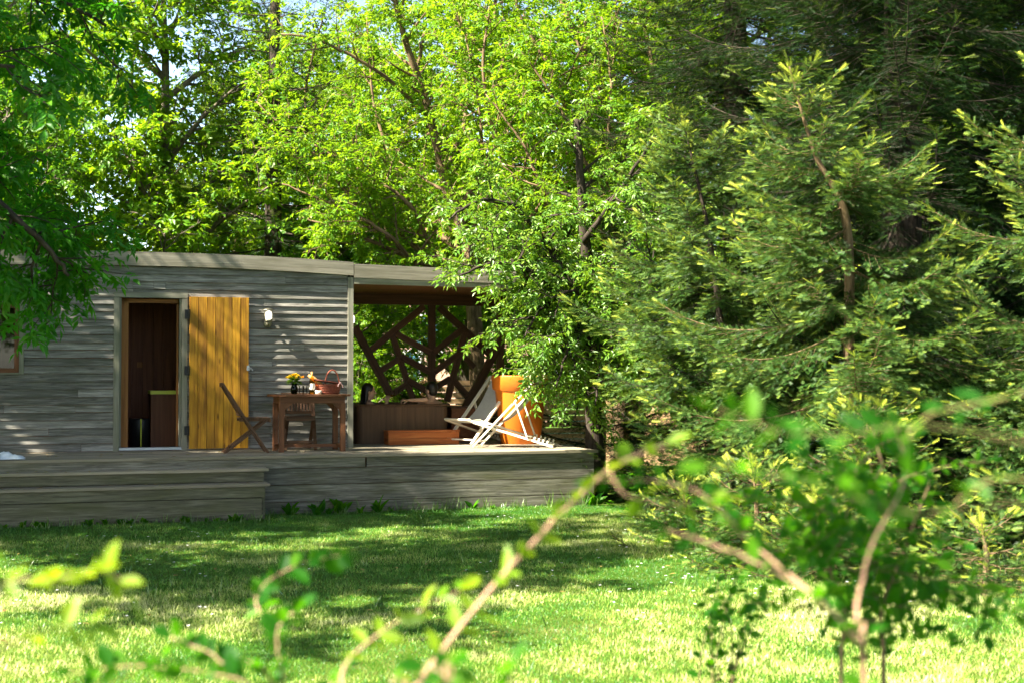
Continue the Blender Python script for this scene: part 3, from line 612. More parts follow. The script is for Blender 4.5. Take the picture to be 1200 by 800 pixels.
def hand(b, wrist, d, up, s=1., curl=1.):   # palm + four bent fingers + thumb
    wrist = Vector(wrist); d = Vector(d).normalized(); up = Vector(up); up = (up - d * up.dot(d)).normalized(); r = d.cross(up)
    for q in (-.026, -.009, .009, .026): caps(b, wrist, wrist + d * .085 * s + r * q * s, .015 * s, .013 * s, 8)
    for q, L in ((-.031, .062), (-.011, .074), (.010, .078), (.030, .068)):
        k0 = wrist + d * .088 * s + r * q * s; k1 = k0 + (d * .8 - up * .6 * curl).normalized() * L * .5 * s; k2 = k1 + (d * .1 - up * 1.) .normalized() * L * .32 * s * curl + d * (1 - curl) * L * .3 * s
        k3 = k2 + (-d * .5 - up * .8).normalized() * L * .25 * s; caps(b, k0, k1, .0095 * s, .0085 * s, 7); caps(b, k1, k2, .0085 * s, .008 * s, 7); caps(b, k2, k3, .008 * s, .0068 * s, 7)
    t0 = wrist + d * .03 * s - r * .03 * s; t1 = t0 + (d * .6 - r * .55 - up * .35).normalized() * .045 * s; t2 = t1 + (d * .6 + r * .1 - up * .75).normalized() * .035 * s
    caps(b, t0, t1, .013 * s, .0105 * s, 7); caps(b, t1, t2, .0105 * s, .008 * s, 7)
def eyes(t, c, f, s=1.):
    c = Vector(c); f = Vector((f[0], f[1], 0)).normalized(); r = Vector((f.y, -f.x, 0))
    for q in (-1, 1): b = MB(); b.ball(c + f * .079 * s + r * q * .031 * s + Vector((0, 0, .006 * s)), .011 * s, 8, 6); b.build('eye', M['hair'], t, True)
def bather(label, u, v, f, head_c, shoulders, arms, s, hairf, swim):
    """local frame: house axes, origin on the tub floor"""
    t = thing('person', label, 'person', W(u, v, DZ + .10), TH, 'bathers in the hot tub'); b = MB(); F = Vector((f[0], f[1], 0)).normalized(); Rr = Vector((F.y, -F.x, 0)); Z = Vector((0, 0, 1)); hc = Vector(head_c)
    pel = Vector((0, 0, .11)); ch = Vector((hc.x * .7, hc.y * .7, .36)); nk = hc - Z * .11 * s - F * .02
    M3 = Matrix((Rr, F, Z)).transposed()
    b.ball(pel, .13, 14, 10, 1.15, .9, .85, M=M3); b.ball((pel + ch) / 2, .12, 14, 10, 1.0, .78, 1.35, M=M3); b.ball(ch, .14, 14, 10, 1.1, .78, 1.1, M=M3)
    caps(b, ch + Z * .06, nk + Z * .01, .06 * s, .052 * s, 12); sh = []
    for q in (-1, 1):
        p = ch + Rr * q * shoulders + Z * .10; sh.append(p); caps(b, nk - Z * .045, p, .045, .052, 10)
        caps(b, p, ch + Rr * q * shoulders * .7 - Z * .06, .055, .07)
        hip = pel + Rr * q * .09; kn = hip + F * .40 + Z * .10; an = kn + F * .22 - Z * .28 + Rr * q * .02
        caps(b, hip, kn, .08, .055); caps(b, kn, an, .052, .036); caps(b, an - Z * .02, an + F * .14 - Z * .03, .034, .026)
    for q, (el, wr, hd, up) in arms.items():
        p = sh[0 if q < 0 else 1]; caps(b, p, el, .048, .037); caps(b, el, wr, .038, .024); hand(b, wr, hd, up)
    head(b, hc, f, s); remeshed('body', b, .0058, M['skin'], t); eyes(t, hc, f, s)
    b = MB(); hairf(b, hc, F, Rr, Z, s); remeshed('hair', b, .006, M['hair'], t, 3)
    b = MB(); swim(b, ch, pel, M3, Rr, F, Z, shoulders); b.build('swimwear', M['navy'], t, True); return t
def hair_long(b, c, F, Rr, Z, s):
    M3 = Matrix((Rr, F, Z)).transposed()
    b.ball(c + Z * .042 - F * .018, .094, 16, 12, .95, 1.02, 1.02, M=M3); caps(b, c - F * .06, c - F * .085 - Z * .16, .062, .05)
    for q in (-1, 1): caps(b, c - F * .035 + Rr * q * .05 + Z * .02, c - F * .06 + Rr * q * .062 - Z * .15, .042, .032)
def hair_short(b, c, F, Rr, Z, s):
    M3 = Matrix((Rr, F, Z)).transposed()
    b.ball(c + Z * .048 - F * .014, .094, 16, 12, .93, 1.04, .98, M=M3); b.ball(c - F * .042 + Z * .0, .073, 14, 10, 1.02, .8, 1.12, M=M3)
def bikini(b, ch, pel, M3, Rr, F, Z, shw):
    for q in (-1, 1):
        b.ball(ch + F * .075 + Rr * q * .065 - Z * .01, .066, 12, 8, 1, 1, 1, M=M3); b.tube([ch + F * .11 + Rr * q * .06 + Z * .04, ch + F * .07 + Rr * q * .075 + Z * .13, ch + Rr * q * .075 + Z * .165, ch - F * .09 + Rr * q * .07 + Z * .09], .010, 6)
    b.lathe([(.155, -.03), (.158, -.0), (.155, .02)], ch, 20, 1.1, .80, M=M3)
def trunks(b, ch, pel, M3, Rr, F, Z, shw): b.ball(pel - Z * .01, .142, 14, 10, 1.15, .92, .8, M=M3)
wv = 1.36
bather('woman with long dark hair in the hot tub facing right with a wine glass', .55, wv, (1, -.12), (0.0, 0, .655), .165, {1: ((.16, -.25, .38), (.245, -.14, .50), (.25, .35, 1), (-.3, -1, .3)), -1: ((.16, .24, .36), (.36, .22, .34), (1, 0, 0), (0, 0, 1))}, 1., hair_long, bikini)
bather('man with short dark hair seen from behind resting an arm on the tub rim', 1.42, 1.17, (-.55, 1.), (.04, -.02, .67), .20, {-1: ((-.12, -.28, .535), (-.355, -.22, .535), (-1, .15, .05), (.0, -.3, 1)), 1: ((.10, .30, .42), (-.1, .42, .36), (-1, .2, 0), (0, 0, 1))}, 1.04, hair_short, trunks)
wineglass('wine glass raised in the hand of the dark haired woman', W(.55 + .315, wv - .175, DZ + .10 + .485), group='wine glasses held by the bathers')
wineglass('wine glass in the hand of the man on the tub rim', W(1.42 - .47, 1.17 - .17, DZ + .10 + .50), group='wine glasses held by the bathers')

# ------------------------------------------------------------------ deckchairs
def deckchair(label, u, v, fwd, flip=0, sling=True):
    """local +x is backwards (away from the facing side)"""
    t = thing('deckchair', label, 'deckchair', W(u, v, DZ), math.atan2(-fwd[1], -fwd[0]), 'white deckchairs on the deck')
    hw = .27
    b = MB()
    for y in (-hw, hw): b.beam((0, y, .015), (.93, y, .99), .026, .05, up=(0, 1, 0))
    b.tube([(.92, -hw, .98), (.92, hw, .98)], .016, 8); b.tube([(.06, -hw, .075), (.06, hw, .075)], .012, 8); b.build('back_frame', M['pale'], t)
    b = MB()
    for y in (-hw + .032, hw - .032):
        b.beam((-.02, y, .355), (1.12, y, .02), .026, .05, up=(0, 1, 0))
        for k in range(5): x = .80 + k * .06; b.beam((x, y, .115 - k * .0176 + .02), (x + .012, y, .15 - k * .0176 + .02), .024, .02, up=(0, 1, 0))
    b.tube([(-.02, -hw, .365), (-.02, hw, .365)], .016, 8); b.tube([(1.08, -hw + .03, .035), (1.08, hw - .03, .035)], .012, 8); b.build('seat_frame', M['pale'], t)
    b = MB()
    for y in (-hw - .025, hw + .025): b.beam((.60, y, .64), (.77, y, .155), .02, .032, up=(0, 1, 0))
    b.tube([(.77, -hw - .03, .15), (.77, hw + .03, .15)], .011, 8); b.build('prop', M['pale'], t)
    b = MB(); m = 16; vs = []
    for i in range(m + 1):
        s = i / m; x = .92 * (1 - s) + (-.02) * s; z = .985 * (1 - s) + .37 * s - .30 * 4 * s * (1 - s) * (.62 + .38 * s); x += .05 * math.sin(math.pi * s)
        for y in (-hw + .05, hw - .05): vs.append((x, y, z))
    for i in range(m + 1):
        s = i / m
    vs2 = [(x - .004, y, z - .004) for x, y, z in vs]; k = len(vs)
    fs = [(2 * i, 2 * i + 1, 2 * i + 3, 2 * i + 2) for i in range(m)] + [(k + 2 * i + 2, k + 2 * i + 3, k + 2 * i + 1, k + 2 * i) for i in range(m)]
    b.add(vs + vs2, fs); b.build('sling', M['canvas'], t, True); return t
deckchair('white canvas deckchair beside the step box, turned toward the camera', 1.62, .25, (-.70, -.72))
deckchair('white deckchair seen side on at the front, before the orange pot', 1.72, -.34, (-.98, .20))

# ------------------------------------------------------------------ orange planter
pot = thing('planter', 'tall tapered bright orange planter standing on the deck behind the deckchairs', 'planter', W(2.60, .34, DZ), 0)
b = MB(); b.lathe([(.28, .0), (.29, .01), (.375, .76), (.377, .775), (.415, .80), (.432, .985), (.43, 1.0), (.405, 1.0), (.38, .8), (.36, .76), (.3, .9), (.0, .9)], n=40); b.build('pot', M['orange'], pot, True)
b = MB(); b.lathe([(.0, .93), (.385, .93), (.39, .91)], n=30); b.build('soil', M['litter'], pot)

# ------------------------------------------------------------------ fences and far house
def fence(label, a, c, z0, z1, pitch, slat, posts):
    a, c = Vector(a), Vector(c); L = (c - a).length; rz = math.atan2(c.y - a.y, c.x - a.x); t = thing('slat_fence', label, 'fence', a, rz, 'slat fences behind the terrace')
    b = MB(); z = z0
    while z + slat < z1:
        x = 0
        for q in range(posts): b.box(x + .002, x + L / posts - .002, -.012 + random.uniform(-.004, .004), .012, z, z + slat, grain=0); x += L / posts
        z += pitch
    b.build('slat_panel', M['fence'], t)
    for q in range(posts + 1): b = MB(); b.box(q * L / posts - .05, q * L / posts + .05, -.055 + .0, -.016, 0 if q else 0, z1 + .03, grain=2); b.build('post', M['fence'], t)
    return t
fence('tan slat fence showing behind the lattice and the deckchairs', (-2.6, 25.6, 0), (2.6, 27.6, 0), .1, 1.75, .112, .088, 5)
fence('orange tan board fence in the gap right of the dark trunk', (1.72, 25.2, 0), (3.25, 24.9, 0), .16, 1.62, .135, .125, 1)
fence('stretch of board fence low behind the fir boughs', (3.3, 27.2, 0), (5.5, 27.2, 0), .1, 1.5, .135, .12, 2)
fh = thing('neighbour_house', 'pinkish house with white window frames glimpsed behind the lattice', 'house', (-6.2, 52, -.6), 0)
b = MB(); b.box(-1.5, 7.5, 0, 7, 0, 6.2); b.build('wall', M['brick'], fh)
b = MB(); b.add([(-2, -.6, 6.2), (8, -.6, 6.2), (8, 7.6, 6.2), (-2, 7.6, 6.2), (-2, 3.5, 9.2), (8, 3.5, 9.2)], [(0, 1, 5, 4), (2, 3, 4, 5), (0, 4, 3), (1, 2, 5), (3, 2, 1, 0)]); b.build('roof', M['tile'], fh)
for x, z, w, h in ((2.3, 1.7, .5, 1.5), (4.5, 1.9, .5, 1.1), (2.6, 3.2, 1.0, 1.3), (-.4, 2.0, 1.0, 1.3)):
    b = MB(); b.box(x - .08, x + w + .08, -.06, -.005, z - .08, z); b.box(x - .08, x + w + .08, -.06, -.005, z + h, z + h + .08); b.box(x - .08, x, -.06, -.005, z + .001, z + h - .001); b.box(x + w, x + w + .08, -.06, -.005, z + .001, z + h - .001); wn = b.build('window', M['white'], fh)
    b = MB(); b.box(x + .002, x + w - .002, -.03, -.006, z + .002, z + h - .002); b.build('pane', M['bluewin'], wn)

# ------------------------------------------------------------------ trees: deciduous
def npv(v): return np.array((v[0], v[1], v[2]), dtype=float)
def smooth_path(pts, rad, k=6, wob=.0, r=random):
    """Catmull-Rom through the points"""
    pts = [Vector(p) for p in pts]; n = len(pts); o, rr = [], []
    for i in range(n - 1):
        p0, p1, p2, p3 = pts[max(i - 1, 0)], pts[i], pts[i + 1], pts[min(i + 2, n - 1)]
        for j in range(k):
            t = j / k; o.append(.5 * ((2 * p1) + (p2 - p0) * t + (2 * p0 - 5 * p1 + 4 * p2 - p3) * t * t + (3 * p1 - p0 - 3 * p2 + p3) * t ** 3)); rr.append(rad[i] + (rad[i + 1] - rad[i]) * t)
    o.append(pts[-1]); rr.append(rad[-1])
    if wob: o = [p + Vector((r.uniform(-wob, wob), r.uniform(-wob, wob), r.uniform(-wob, wob))) for p in o]
    return o, rr
def decid(limbs, seed, sec=.42, seclen=(.9, 1.8), tert=.30, terlen=(.35, .8), leafsp=.085, rach=.13, nl=5, leaf=.075, wid=.4, droop=.25, up=.35, minr=.02, start=.25, upn=1.0, keep=None):
    """limbs: list of (points, radii). returns trunk MB and leaf arrays"""
    r = random.Random(seed); g = np.random.default_rng(seed); tb = MB(); LP, LD = [], []
    def branch(p, d, L, r0, n=5, grav=0.):
        pts = [p.copy()]; d = d.normalized()
        for i in range(n): d = (d + Vector((r.gauss(0, .16), r.gauss(0, .16), r.gauss(0, .12) + grav))).normalized(); pts.append(pts[-1] + d * L / n)
        return pts, [r0 * (1 - .75 * i / n) for i in range(n + 1)]
    for pts, rad in limbs:
        path, rr = smooth_path(pts, rad, 7, .012, r); tb.tube(path, rr, 9)
        Ls = [0.]
        for i in range(1, len(path)): Ls.append(Ls[-1] + (path[i] - path[i - 1]).length)
        tot = Ls[-1]; s = tot * start + r.random() * sec
        while s < tot:
            i = max(j for j in range(len(Ls)) if Ls[j] <= s); i = min(i, len(path) - 2); t = (s - Ls[i]) / max(1e-6, Ls[i + 1] - Ls[i]); p = path[i].lerp(path[i + 1], t); ax = (path[i + 1] - path[i]).normalized()
            o = Vector((r.gauss(0, 1), r.gauss(0, 1), r.gauss(0, .6))); o = (o - ax * o.dot(ax)).normalized()
            d2 = (o + ax * r.uniform(.3, .9) + Vector((0, 0, up * r.uniform(.2, 1)))).normalized(); L2 = r.uniform(*seclen) * (1.15 - .6 * s / tot)
            if keep is not None and not keep(p + d2 * L2): s += sec * r.uniform(.5, 1.2); continue
            p2, r2 = branch(p, d2, L2, min(rr[i] * .55, .035), 6, .03); tb.tube(p2, r2, 5, cap=False)
            q = .18
            while q < 1.0:
                k = min(int(q * 6), 5); pp = p2[k].lerp(p2[k + 1], q * 6 - k); a2 = (p2[k + 1] - p2[k]).normalized()
                o = Vector((r.gauss(0, 1), r.gauss(0, 1), r.gauss(0, .5))); o = (o - a2 * o.dot(a2)).normalized(); d3 = (o * .9 + a2 * r.uniform(.5, 1.1) + Vector((0, 0, .1))).normalized(); L3 = r.uniform(*terlen) * (1.1 - .5 * q)
                p3, r3 = branch(pp, d3, L3, .008, 4, -.04); tb.tube(p3, r3, 3, cap=False)
                m = max(2, int(L3 / leafsp))
                for e in range(m):
                    f = (e + .6) / m; k3 = min(int(f * 4), 3); LP.append(tuple(p3[k3].lerp(p3[k3 + 1], f * 4 - k3))); dd = p3[k3 + 1] - p3[k3]; LD.append(tuple(dd.normalized()))
                q += tert / L2 * r.uniform(.7, 1.3)
            s += sec * r.uniform(.6, 1.4)
    LP = np.array(LP); LD = np.array(LD); n = len(LP)
    D = unit(LD * .6 + g.normal(size=(n, 3)) * np.array([.7, .7, .35]) + np.array([0, 0, -droop])); NN = unit(g.normal(size=(n, 3)) * .38 + np.array([0, 0, upn])); NN = unit(NN - D * (NN * D).sum(1, keepdims=True)); S = np.cross(NN, D)
    PP, DD, LL, RR = [], [], [], []; tone = np.clip(g.normal(.45, .18, n), 0, 1)
    R_ = rach * g.uniform(.7, 1.25, n)
    for k in range(nl):
        if k == nl - 1: t, a = 1.0, 0.
        else: t = .35 + .6 * (k // 2) / max(1, (nl - 1) // 2); a = (1 if k % 2 else -1) * 1.05
        PP.append(LP + D * (R_ * t)[:, None] - np.array([0, 0, 1.]) * (R_ * t * t * .25)[:, None]); dd = D * math.cos(a) + S * math.sin(a) + g.normal(size=(n, 3)) * .18 - np.array([0, 0, droop * .8]); DD.append(unit(dd)); LL.append(leaf * g.uniform(.7, 1.25, n)); RR.append(np.clip(tone + g.normal(0, .16, n), 0, 1))
    PP = np.concatenate(PP); DD = np.concatenate(DD); LL = np.concatenate(LL); RR = np.concatenate(RR); NN = unit(np.tile(NN, (nl, 1)) + g.normal(size=(n * nl, 3)) * .25)
    return tb, (PP, DD, NN, LL, LL * wid, RR)
def plant_tree(name, label, cat, base, limbs, seed, bark, leafm, group=None, **kw):
    tb, (PP, DD, NN, LL, WW, RR) = decid(limbs, seed, **kw); t = thing(name, label, cat, base, 0, group); bx = npv(base)
    tb.v = [(x - bx[0], y - bx[1], z - bx[2]) for x, y, z in tb.v]; tb.build('trunk', M[bark], t, True)
    me = stamp_mesh('crown', LEAF_V, LEAF_F, PP - bx, DD, NN, LL, WW, RR); link('crown', me, M[leafm], t); return t, len(PP)
def copy_tree(src, loc, rz, sc, label, group):
    c = src.copy(); COL.objects.link(c); c.location = loc; c.rotation_euler = (0, 0, rz); c.scale = (sc,) * 3; c['label'] = label; c['group'] = group
    for ch in list(src.children): k = ch.copy(); COL.objects.link(k); k.parent = c
    return c
cnt = {}
def L_(base, *pp): return [Vector(base)] + [Vector(p) for p in pp]
# box elder leaning over the deck (trunk right behind the deck's corner)
bs_ = Vector((1.22, 20.3, 0))
def limb(base, pts, r0, r1): n = len(pts); return ([Vector(base)] + [Vector(p) for p in pts], [r0 + (r1 - r0) * i / n for i in range(n + 1)])
T4 = [limb(bs_, [(1.16, 20.3, 1.2), (1.12, 20.1, 2.6), (1.0, 19.9, 4.0), (.9, 19.8, 5.3)], .15, .04),
      limb((1.17, 20.3, 1.1), [(.8, 19.4, 1.9), (.5, 18.6, 2.6), (.0, 18.1, 3.2)], .06, .015),
      limb((1.15, 20.2, 1.6), [(1.1, 19.2, 2.4), (.85, 18.3, 2.8), (.5, 17.7, 2.7)], .05, .012),
      limb((1.15, 20.2, 1.9), [(1.3, 19.3, 2.5), (1.2, 18.5, 2.6), (1.25, 17.8, 2.2)], .05, .012),
      limb((1.12, 20.1, 2.4), [(.6, 19.6, 3.2), (.1, 19.2, 3.7), (-.5, 18.9, 3.8)], .05, .012),
      limb((1.12, 20.1, 1.5), [(1.6, 19.4, 1.9), (1.9, 18.7, 1.9), (2.0, 18.2, 1.5)], .045, .012),
      limb((1.15, 20.2, 1.0), [(1.1, 19.4, 1.5), (.95, 18.7, 1.55), (.8, 18.2, 1.2)], .04, .01),
      limb((1.0, 19.9, 3.6), [(1.5, 19.2, 4.3), (1.9, 18.8, 4.9)], .045, .012),
      limb((1.15, 20.2, 2.2), [(1.9, 19.4, 3.0), (2.5, 18.8, 3.2), (3.0, 18.4, 2.9)], .045, .012), limb((1.1, 20.0, 2.8), [(1.8, 19.6, 3.7), (2.5, 19.2, 4.2)], .045, .012), limb((1.15, 20.2, 1.8), [(1.2, 19.2, 2.3), (1.15, 18.4, 1.9), (1.05, 18.0, 1.35)], .045, .01), limb((1.15, 20.2, 1.9), [(.95, 19.2, 2.4), (.75, 18.4, 2.15), (.55, 17.9, 1.6)], .045, .01), limb((1.13, 20.2, 2.1), [(.8, 19.2, 2.7), (.4, 18.4, 2.6), (.15, 17.9, 2.2)], .04, .01),
      limb((1.2, 20.2, 1.4), [(1.9, 19.6, 2.0), (2.4, 19.2, 2.2), (2.8, 19.0, 1.8)], .04, .012),
      limb((1.1, 19.9, 2.0), [(.5, 18.7, 2.9), (-.1, 17.9, 3.15), (-.65, 17.4, 2.95)], .05, .012),
      limb((1.05, 19.9, 2.6), [(.3, 18.8, 3.7), (-.3, 18.3, 4.0), (-.8, 17.9, 3.7)], .05, .012)]
_, c = plant_tree('box_elder_tree', 'leafy box elder with glossy light leaves leaning over the orange planter', 'tree', bs_, T4, 21, 'bark_dark', 'leaf_elder', sec=.19, seclen=(.5, 1.25), tert=.10, terlen=(.25, .5), leafsp=.05, rach=.12, nl=5, leaf=.085, wid=.42, droop=.3, start=.25); cnt['elder'] = c
# bright multi-stemmed maple behind the terrace
def PD(x, y, d): return P(x, y, d)
d2 = 26.
b2 = Vector((-.55, d2, 0))
T2 = [limb(b2, [PD(553, 330, d2), PD(540, 265, d2), PD(520, 205, d2), PD(500, 120, d2 - .3), PD(470, 30, d2 - .8), PD(455, -60, d2 - 1)], .16, .03),
      limb(PD(553, 330, d2), [PD(500, 300, d2 - .4), PD(460, 265, d2 - .8), PD(425, 225, d2 - 1.2), PD(395, 150, d2 - 1.5)], .07, .015),
      limb(PD(548, 300, d2), [PD(505, 265, d2 + .4), PD(470, 210, d2 + .6), PD(440, 130, d2 + 1), PD(430, 20, d2 + 1)], .065, .015),
      limb(PD(545, 320, d2), [PD(500, 310, d2 - 1), PD(440, 285, d2 - 1.6), PD(390, 265, d2 - 2.), PD(350, 255, d2 - 2)], .06, .012),
      limb(PD(535, 250, d2), [PD(575, 180, d2 - .6), PD(590, 100, d2 - 1), PD(580, 0, d2 - 1.2), PD(590, -80, d2 - 1)], .06, .015),
      limb(PD(520, 205, d2), [PD(545, 140, d2 + 1), PD(545, 60, d2 + 1.2), PD(520, -40, d2 + 1)], .05, .015),
      limb(PD(505, 140, d2), [PD(450, 90, d2 - 1), PD(380, 50, d2 - 1.4), PD(330, 40, d2 - 1.5)], .045, .012)]
for k, (x0, y0, x1, y1, x2, y2, dd) in enumerate(((552, 330, 600, 200, 640, 40, -1.5), (550, 340, 480, 240, 330, 150, -2), (548, 345, 455, 275, 330, 215, -2.2), (552, 335, 565, 220, 540, 20, -2), (545, 335, 430, 255, 300, 120, -1.6), (556, 330, 640, 230, 700, 60, -2.2))):
    T2.append(limb(PD(x0, y0, d2 - .3), [PD((x0 + x1) / 2 - 6, (y0 + y1) / 2 + 8, d2 + dd * .5), PD(x1, y1, d2 + dd), PD((x1 + x2) / 2 + 8, (y1 + y2) / 2, d2 + dd), PD(x2, y2, d2 + dd)], .05, .012))
_, c = plant_tree('maple_tree', 'bright yellow green maple with slanting stems rising behind the terrace roof', 'tree', b2, T2, 5, 'bark_warm', 'leaf_bright', group='deciduous trees behind the cabin', sec=.26, seclen=(.8, 1.7), tert=.15, terlen=(.35, .75), leafsp=.062, rach=.13, nl=5, leaf=.09, wid=.48, start=.30); cnt['maple'] = c
d3 = 25.
b3 = Vector((1.85, d3, 0))
T3 = [limb(b3, [PD(735, 330, d3), PD(737, 250, d3), PD(720, 180, d3), PD(700, 95, d3), PD(665, 20, d3), PD(640, -60, d3)], .15, .03),
      limb(PD(737, 255, d3), [PD(745, 170, d3 + .2), PD(765, 90, d3), PD(750, 0, d3), PD(745, -80, d3)], .06, .02),
      limb(PD(730, 330, d3), [PD(665, 260, d3 - .5), PD(668, 190, d3 - .7), PD(655, 100, d3 - .9), PD(610, 20, d3 - 1), PD(600, -60, d3 - 1)], .07, .015),
      limb(PD(733, 300, d3), [PD(640, 240, d3 - 1), PD(590, 190, d3 - 1.2), PD(567, 90, d3 - 1.4), PD(575, 0, d3 - 1.4)], .06, .015),
      limb(PD(735, 250, d3), [PD(790, 190, d3 - .5), PD(840, 120, d3 - .8), PD(860, 20, d3 - 1)], .06, .015),
      limb(PD(700, 95, d3), [PD(720, 30, d3 - 1), PD(740, -50, d3 - 1.4)], .04, .015)]
for k, (x0, y0, x1, y1, x2, y2, dd) in enumerate(((733, 320, 690, 200, 610, 60, -2), (736, 300, 765, 190, 800, 40, -1.6), (730, 330, 640, 230, 570, 110, -2.2), (732, 310, 712, 180, 705, 20, -2))):
    T3.append(limb(PD(x0, y0, d3 - .3), [PD((x0 + x1) / 2 - 6, (y0 + y1) / 2 + 8, d3 + dd * .5), PD(x1, y1, d3 + dd), PD((x1 + x2) / 2 + 8, (y1 + y2) / 2, d3 + dd), PD(x2, y2, d3 + dd)], .05, .012))
_, c = plant_tree('maple_tree', 'bright green maple with dark curving stems right of the slanting maple', 'tree', b3, T3, 6, 'bark_warm', 'leaf_bright', group='deciduous trees behind the cabin', sec=.26, seclen=(.8, 1.7), tert=.15, terlen=(.35, .75), leafsp=.062, rach=.13, nl=5, leaf=.09, wid=.48, start=.30); cnt['maple2'] = c
# overhanging tree at the left
b5 = Vector((-5.6, 10.6, 0))
T5 = [limb(b5, [(-5.6, 10.6, 2.), (-5.5, 10.7, 4), (-5.3, 10.8, 6.2), (-5.2, 10.8, 8)], .2, .05),
      limb((-5.6, 10.6, 2.2), [(-4.7, 10.7, 3.1), (-3.9, 10.8, 3.3), (-3.3, 10.9, 2.85), (-3.0, 11, 2.5)], .07, .012),
      limb((-5.6, 10.6, 2.6), [(-4.8, 10.3, 3.7), (-4.0, 10.1, 4.1), (-3.1, 10., 3.9)], .07, .012),
      limb((-5.5, 10.7, 3.6), [(-4.8, 10.9, 4.7), (-3.8, 11.1, 5.0), (-2.8, 11.2, 4.5)], .07, .012),
      limb((-5.6, 10.6, 2.0), [(-4.9, 10.2, 2.8), (-4.3, 9.9, 2.95), (-3.7, 9.8, 2.6)], .05, .012),
      limb((-5.4, 10.7, 5), [(-5., 9.6, 6), (-4.5, 8.7, 6.6)], .06, .012),
      limb((-5.5, 10.7, 4), [(-6.6, 10.9, 5.2), (-7.4, 11.2, 5.8)], .07, .012),
      limb((-5.5, 10.7, 4.5), [(-5.6, 12, 5.6), (-5.5, 13, 6.2)], .07, .012),
      limb((-5.6, 10.6, 2.4), [(-4.8, 11.4, 3.0), (-4.2, 12.1, 3.0), (-3.7, 12.7, 2.7)], .05, .012)]
T5 += [limb((-5.4, 10.7, 5.), [(-4.9, 11.6, 6.3), (-4.3, 12.6, 6.7), (-3.4, 13.2, 6.6)], .07, .012), limb((-5.4, 10.7, 5.2), [(-4.4, 11.0, 6.4), (-3.2, 11.4, 6.7)], .07, .012), limb((-5.4, 10.7, 5), [(-5.2, 12.4, 6.4), (-4.6, 14.0, 7.2), (-4.0, 14.6, 7.1)], .07, .012)]
T5 += [limb((-5.5, 10.6, 4.4), [(-5.2, 9.2, 5.2), (-5.0, 7.9, 5.2), (-4.7, 6.9, 4.9)], .07, .012), limb((-5.5, 10.6, 4), [(-6.2, 9, 5.0), (-6.4, 7.8, 5.2)], .06, .012)]
b5 = b5 + Vector((-.42, 0, 0)); T5 = [([p + Vector((-.42, 0, 0)) for p in a], c_) for a, c_ in T5]
_, c = plant_tree('ash_tree', 'deep green ash tree whose boughs hang in from the left edge over the cabin', 'tree', b5, T5, 9, 'bark_dark', 'leaf_deep', sec=.16, seclen=(.6, 1.25), tert=.105, terlen=(.3, .6), leafsp=.06, rach=.15, nl=7, leaf=.10, wid=.36, droop=.35, start=.2); cnt['ash'] = c
# generic tree, planted many times behind
def generic(seed, h):
    r = random.Random(seed); ls = [limb((0, 0, 0), [(.05, 0, h * .3), (.1, .05, h * .6), (0, .1, h * .95)], .22, .04)]
    for k in range(18):
        a = k * 2.4 + r.random() * .5; z0 = h * (.12 + .76 * k / 18); L = h * .30 * (1.1 - .6 * k / 18); c_, s_ = math.cos(a), math.sin(a)
        ls.append(limb((.06, .03, z0), [(c_ * L * .5, s_ * L * .5, z0 + L * .35), (c_ * L, s_ * L, z0 + L * .6)], .07, .015))
    return ls
g1, c = plant_tree('broadleaf_tree', 'bright round broadleaf tree standing behind the cabin roof', 'tree', Vector((0, 0, 0)), generic(3, 11), 31, 'bark_grey', 'leaf_bright', group='deciduous trees behind the cabin', sec=.26, seclen=(1.0, 1.9), tert=.17, terlen=(.4, .9), leafsp=.08, rach=.17, nl=5, leaf=.14, wid=.52, start=.12); cnt['generic'] = c
g2, c = plant_tree('broadleaf_tree', 'mid green broadleaf tree standing behind the cabin roof', 'tree', Vector((0, 0, 0)), generic(4, 10), 32, 'bark_grey', 'leaf_mid', group='deciduous trees behind the cabin', sec=.26, seclen=(1.0, 1.9), tert=.17, terlen=(.4, .9), leafsp=.08, rach=.17, nl=5, leaf=.14, wid=.52, start=.12)
G = 'deciduous trees behind the cabin'
g3, c = plant_tree('broadleaf_tree', 'slender shade tree standing just off the left end of the deck', 'tree', Vector((0, 0, 0)), generic(8, 10.4), 33, 'bark_grey', 'leaf_mid', group='shade trees left of the lawn', sec=.36, seclen=(1.0, 1.9), tert=.22, terlen=(.4, .9), leafsp=.10, rach=.17, nl=5, leaf=.14, wid=.52, start=.12)
g3.location = (-10.7, 15.7, 0)
g1.location = (-7.2, 29, 0); g2.location = (-11.0, 28, 0)
spots = [(g1, -4.3, 36.5, 5.5, .98, 'bright tree seen through the gap beside the thin dark spruce'), (g2, -6.2, 39, 1.5, 1.1, 'mid green tree far behind the thin dark spruce'), (g2, -9.2, 25.0, 4.4, .72, 'mid green tree close behind the left half of the cabin'), (g1, -1.2, 36, 2.2, 1.12, 'bright tree closing the view behind the slanting maple'), (g1, -12.5, 35, 3.0, 1.2, 'bright tall tree far at the left edge'),
         (g2, 2.2, 33, .4, 1.1, 'mid green tree closing the view behind the curving maple'), (g1, 5.2, 34, 4.1, 1.2, 'bright tree behind the leaning fir'), (g2, 9.5, 33, 5.0, 1.25, 'mid green tree in the gap between the spruces'),
         (g2, 13.5, 36, 3.3, 1.3, 'mid green tree behind the spruces at the right edge'), (g2, -3.4, 28.6, 5.2, .62, 'smaller mid green tree low behind the terrace lattice'), (g1, -2.7, 24.7, .3, .33, 'bright bushy tree in front of the left end of the slat fence'), (g2, -1.75, 24.9, 1.3, .22, 'mid green bushy tree against the slat fence behind the lattice'), (g2, .6, 30.5, 2.0, .6, 'smaller mid green tree above the slat fence')]
MA, MB_ = [o for o in bpy.data.objects if o.name.startswith('maple_tree')][:2]
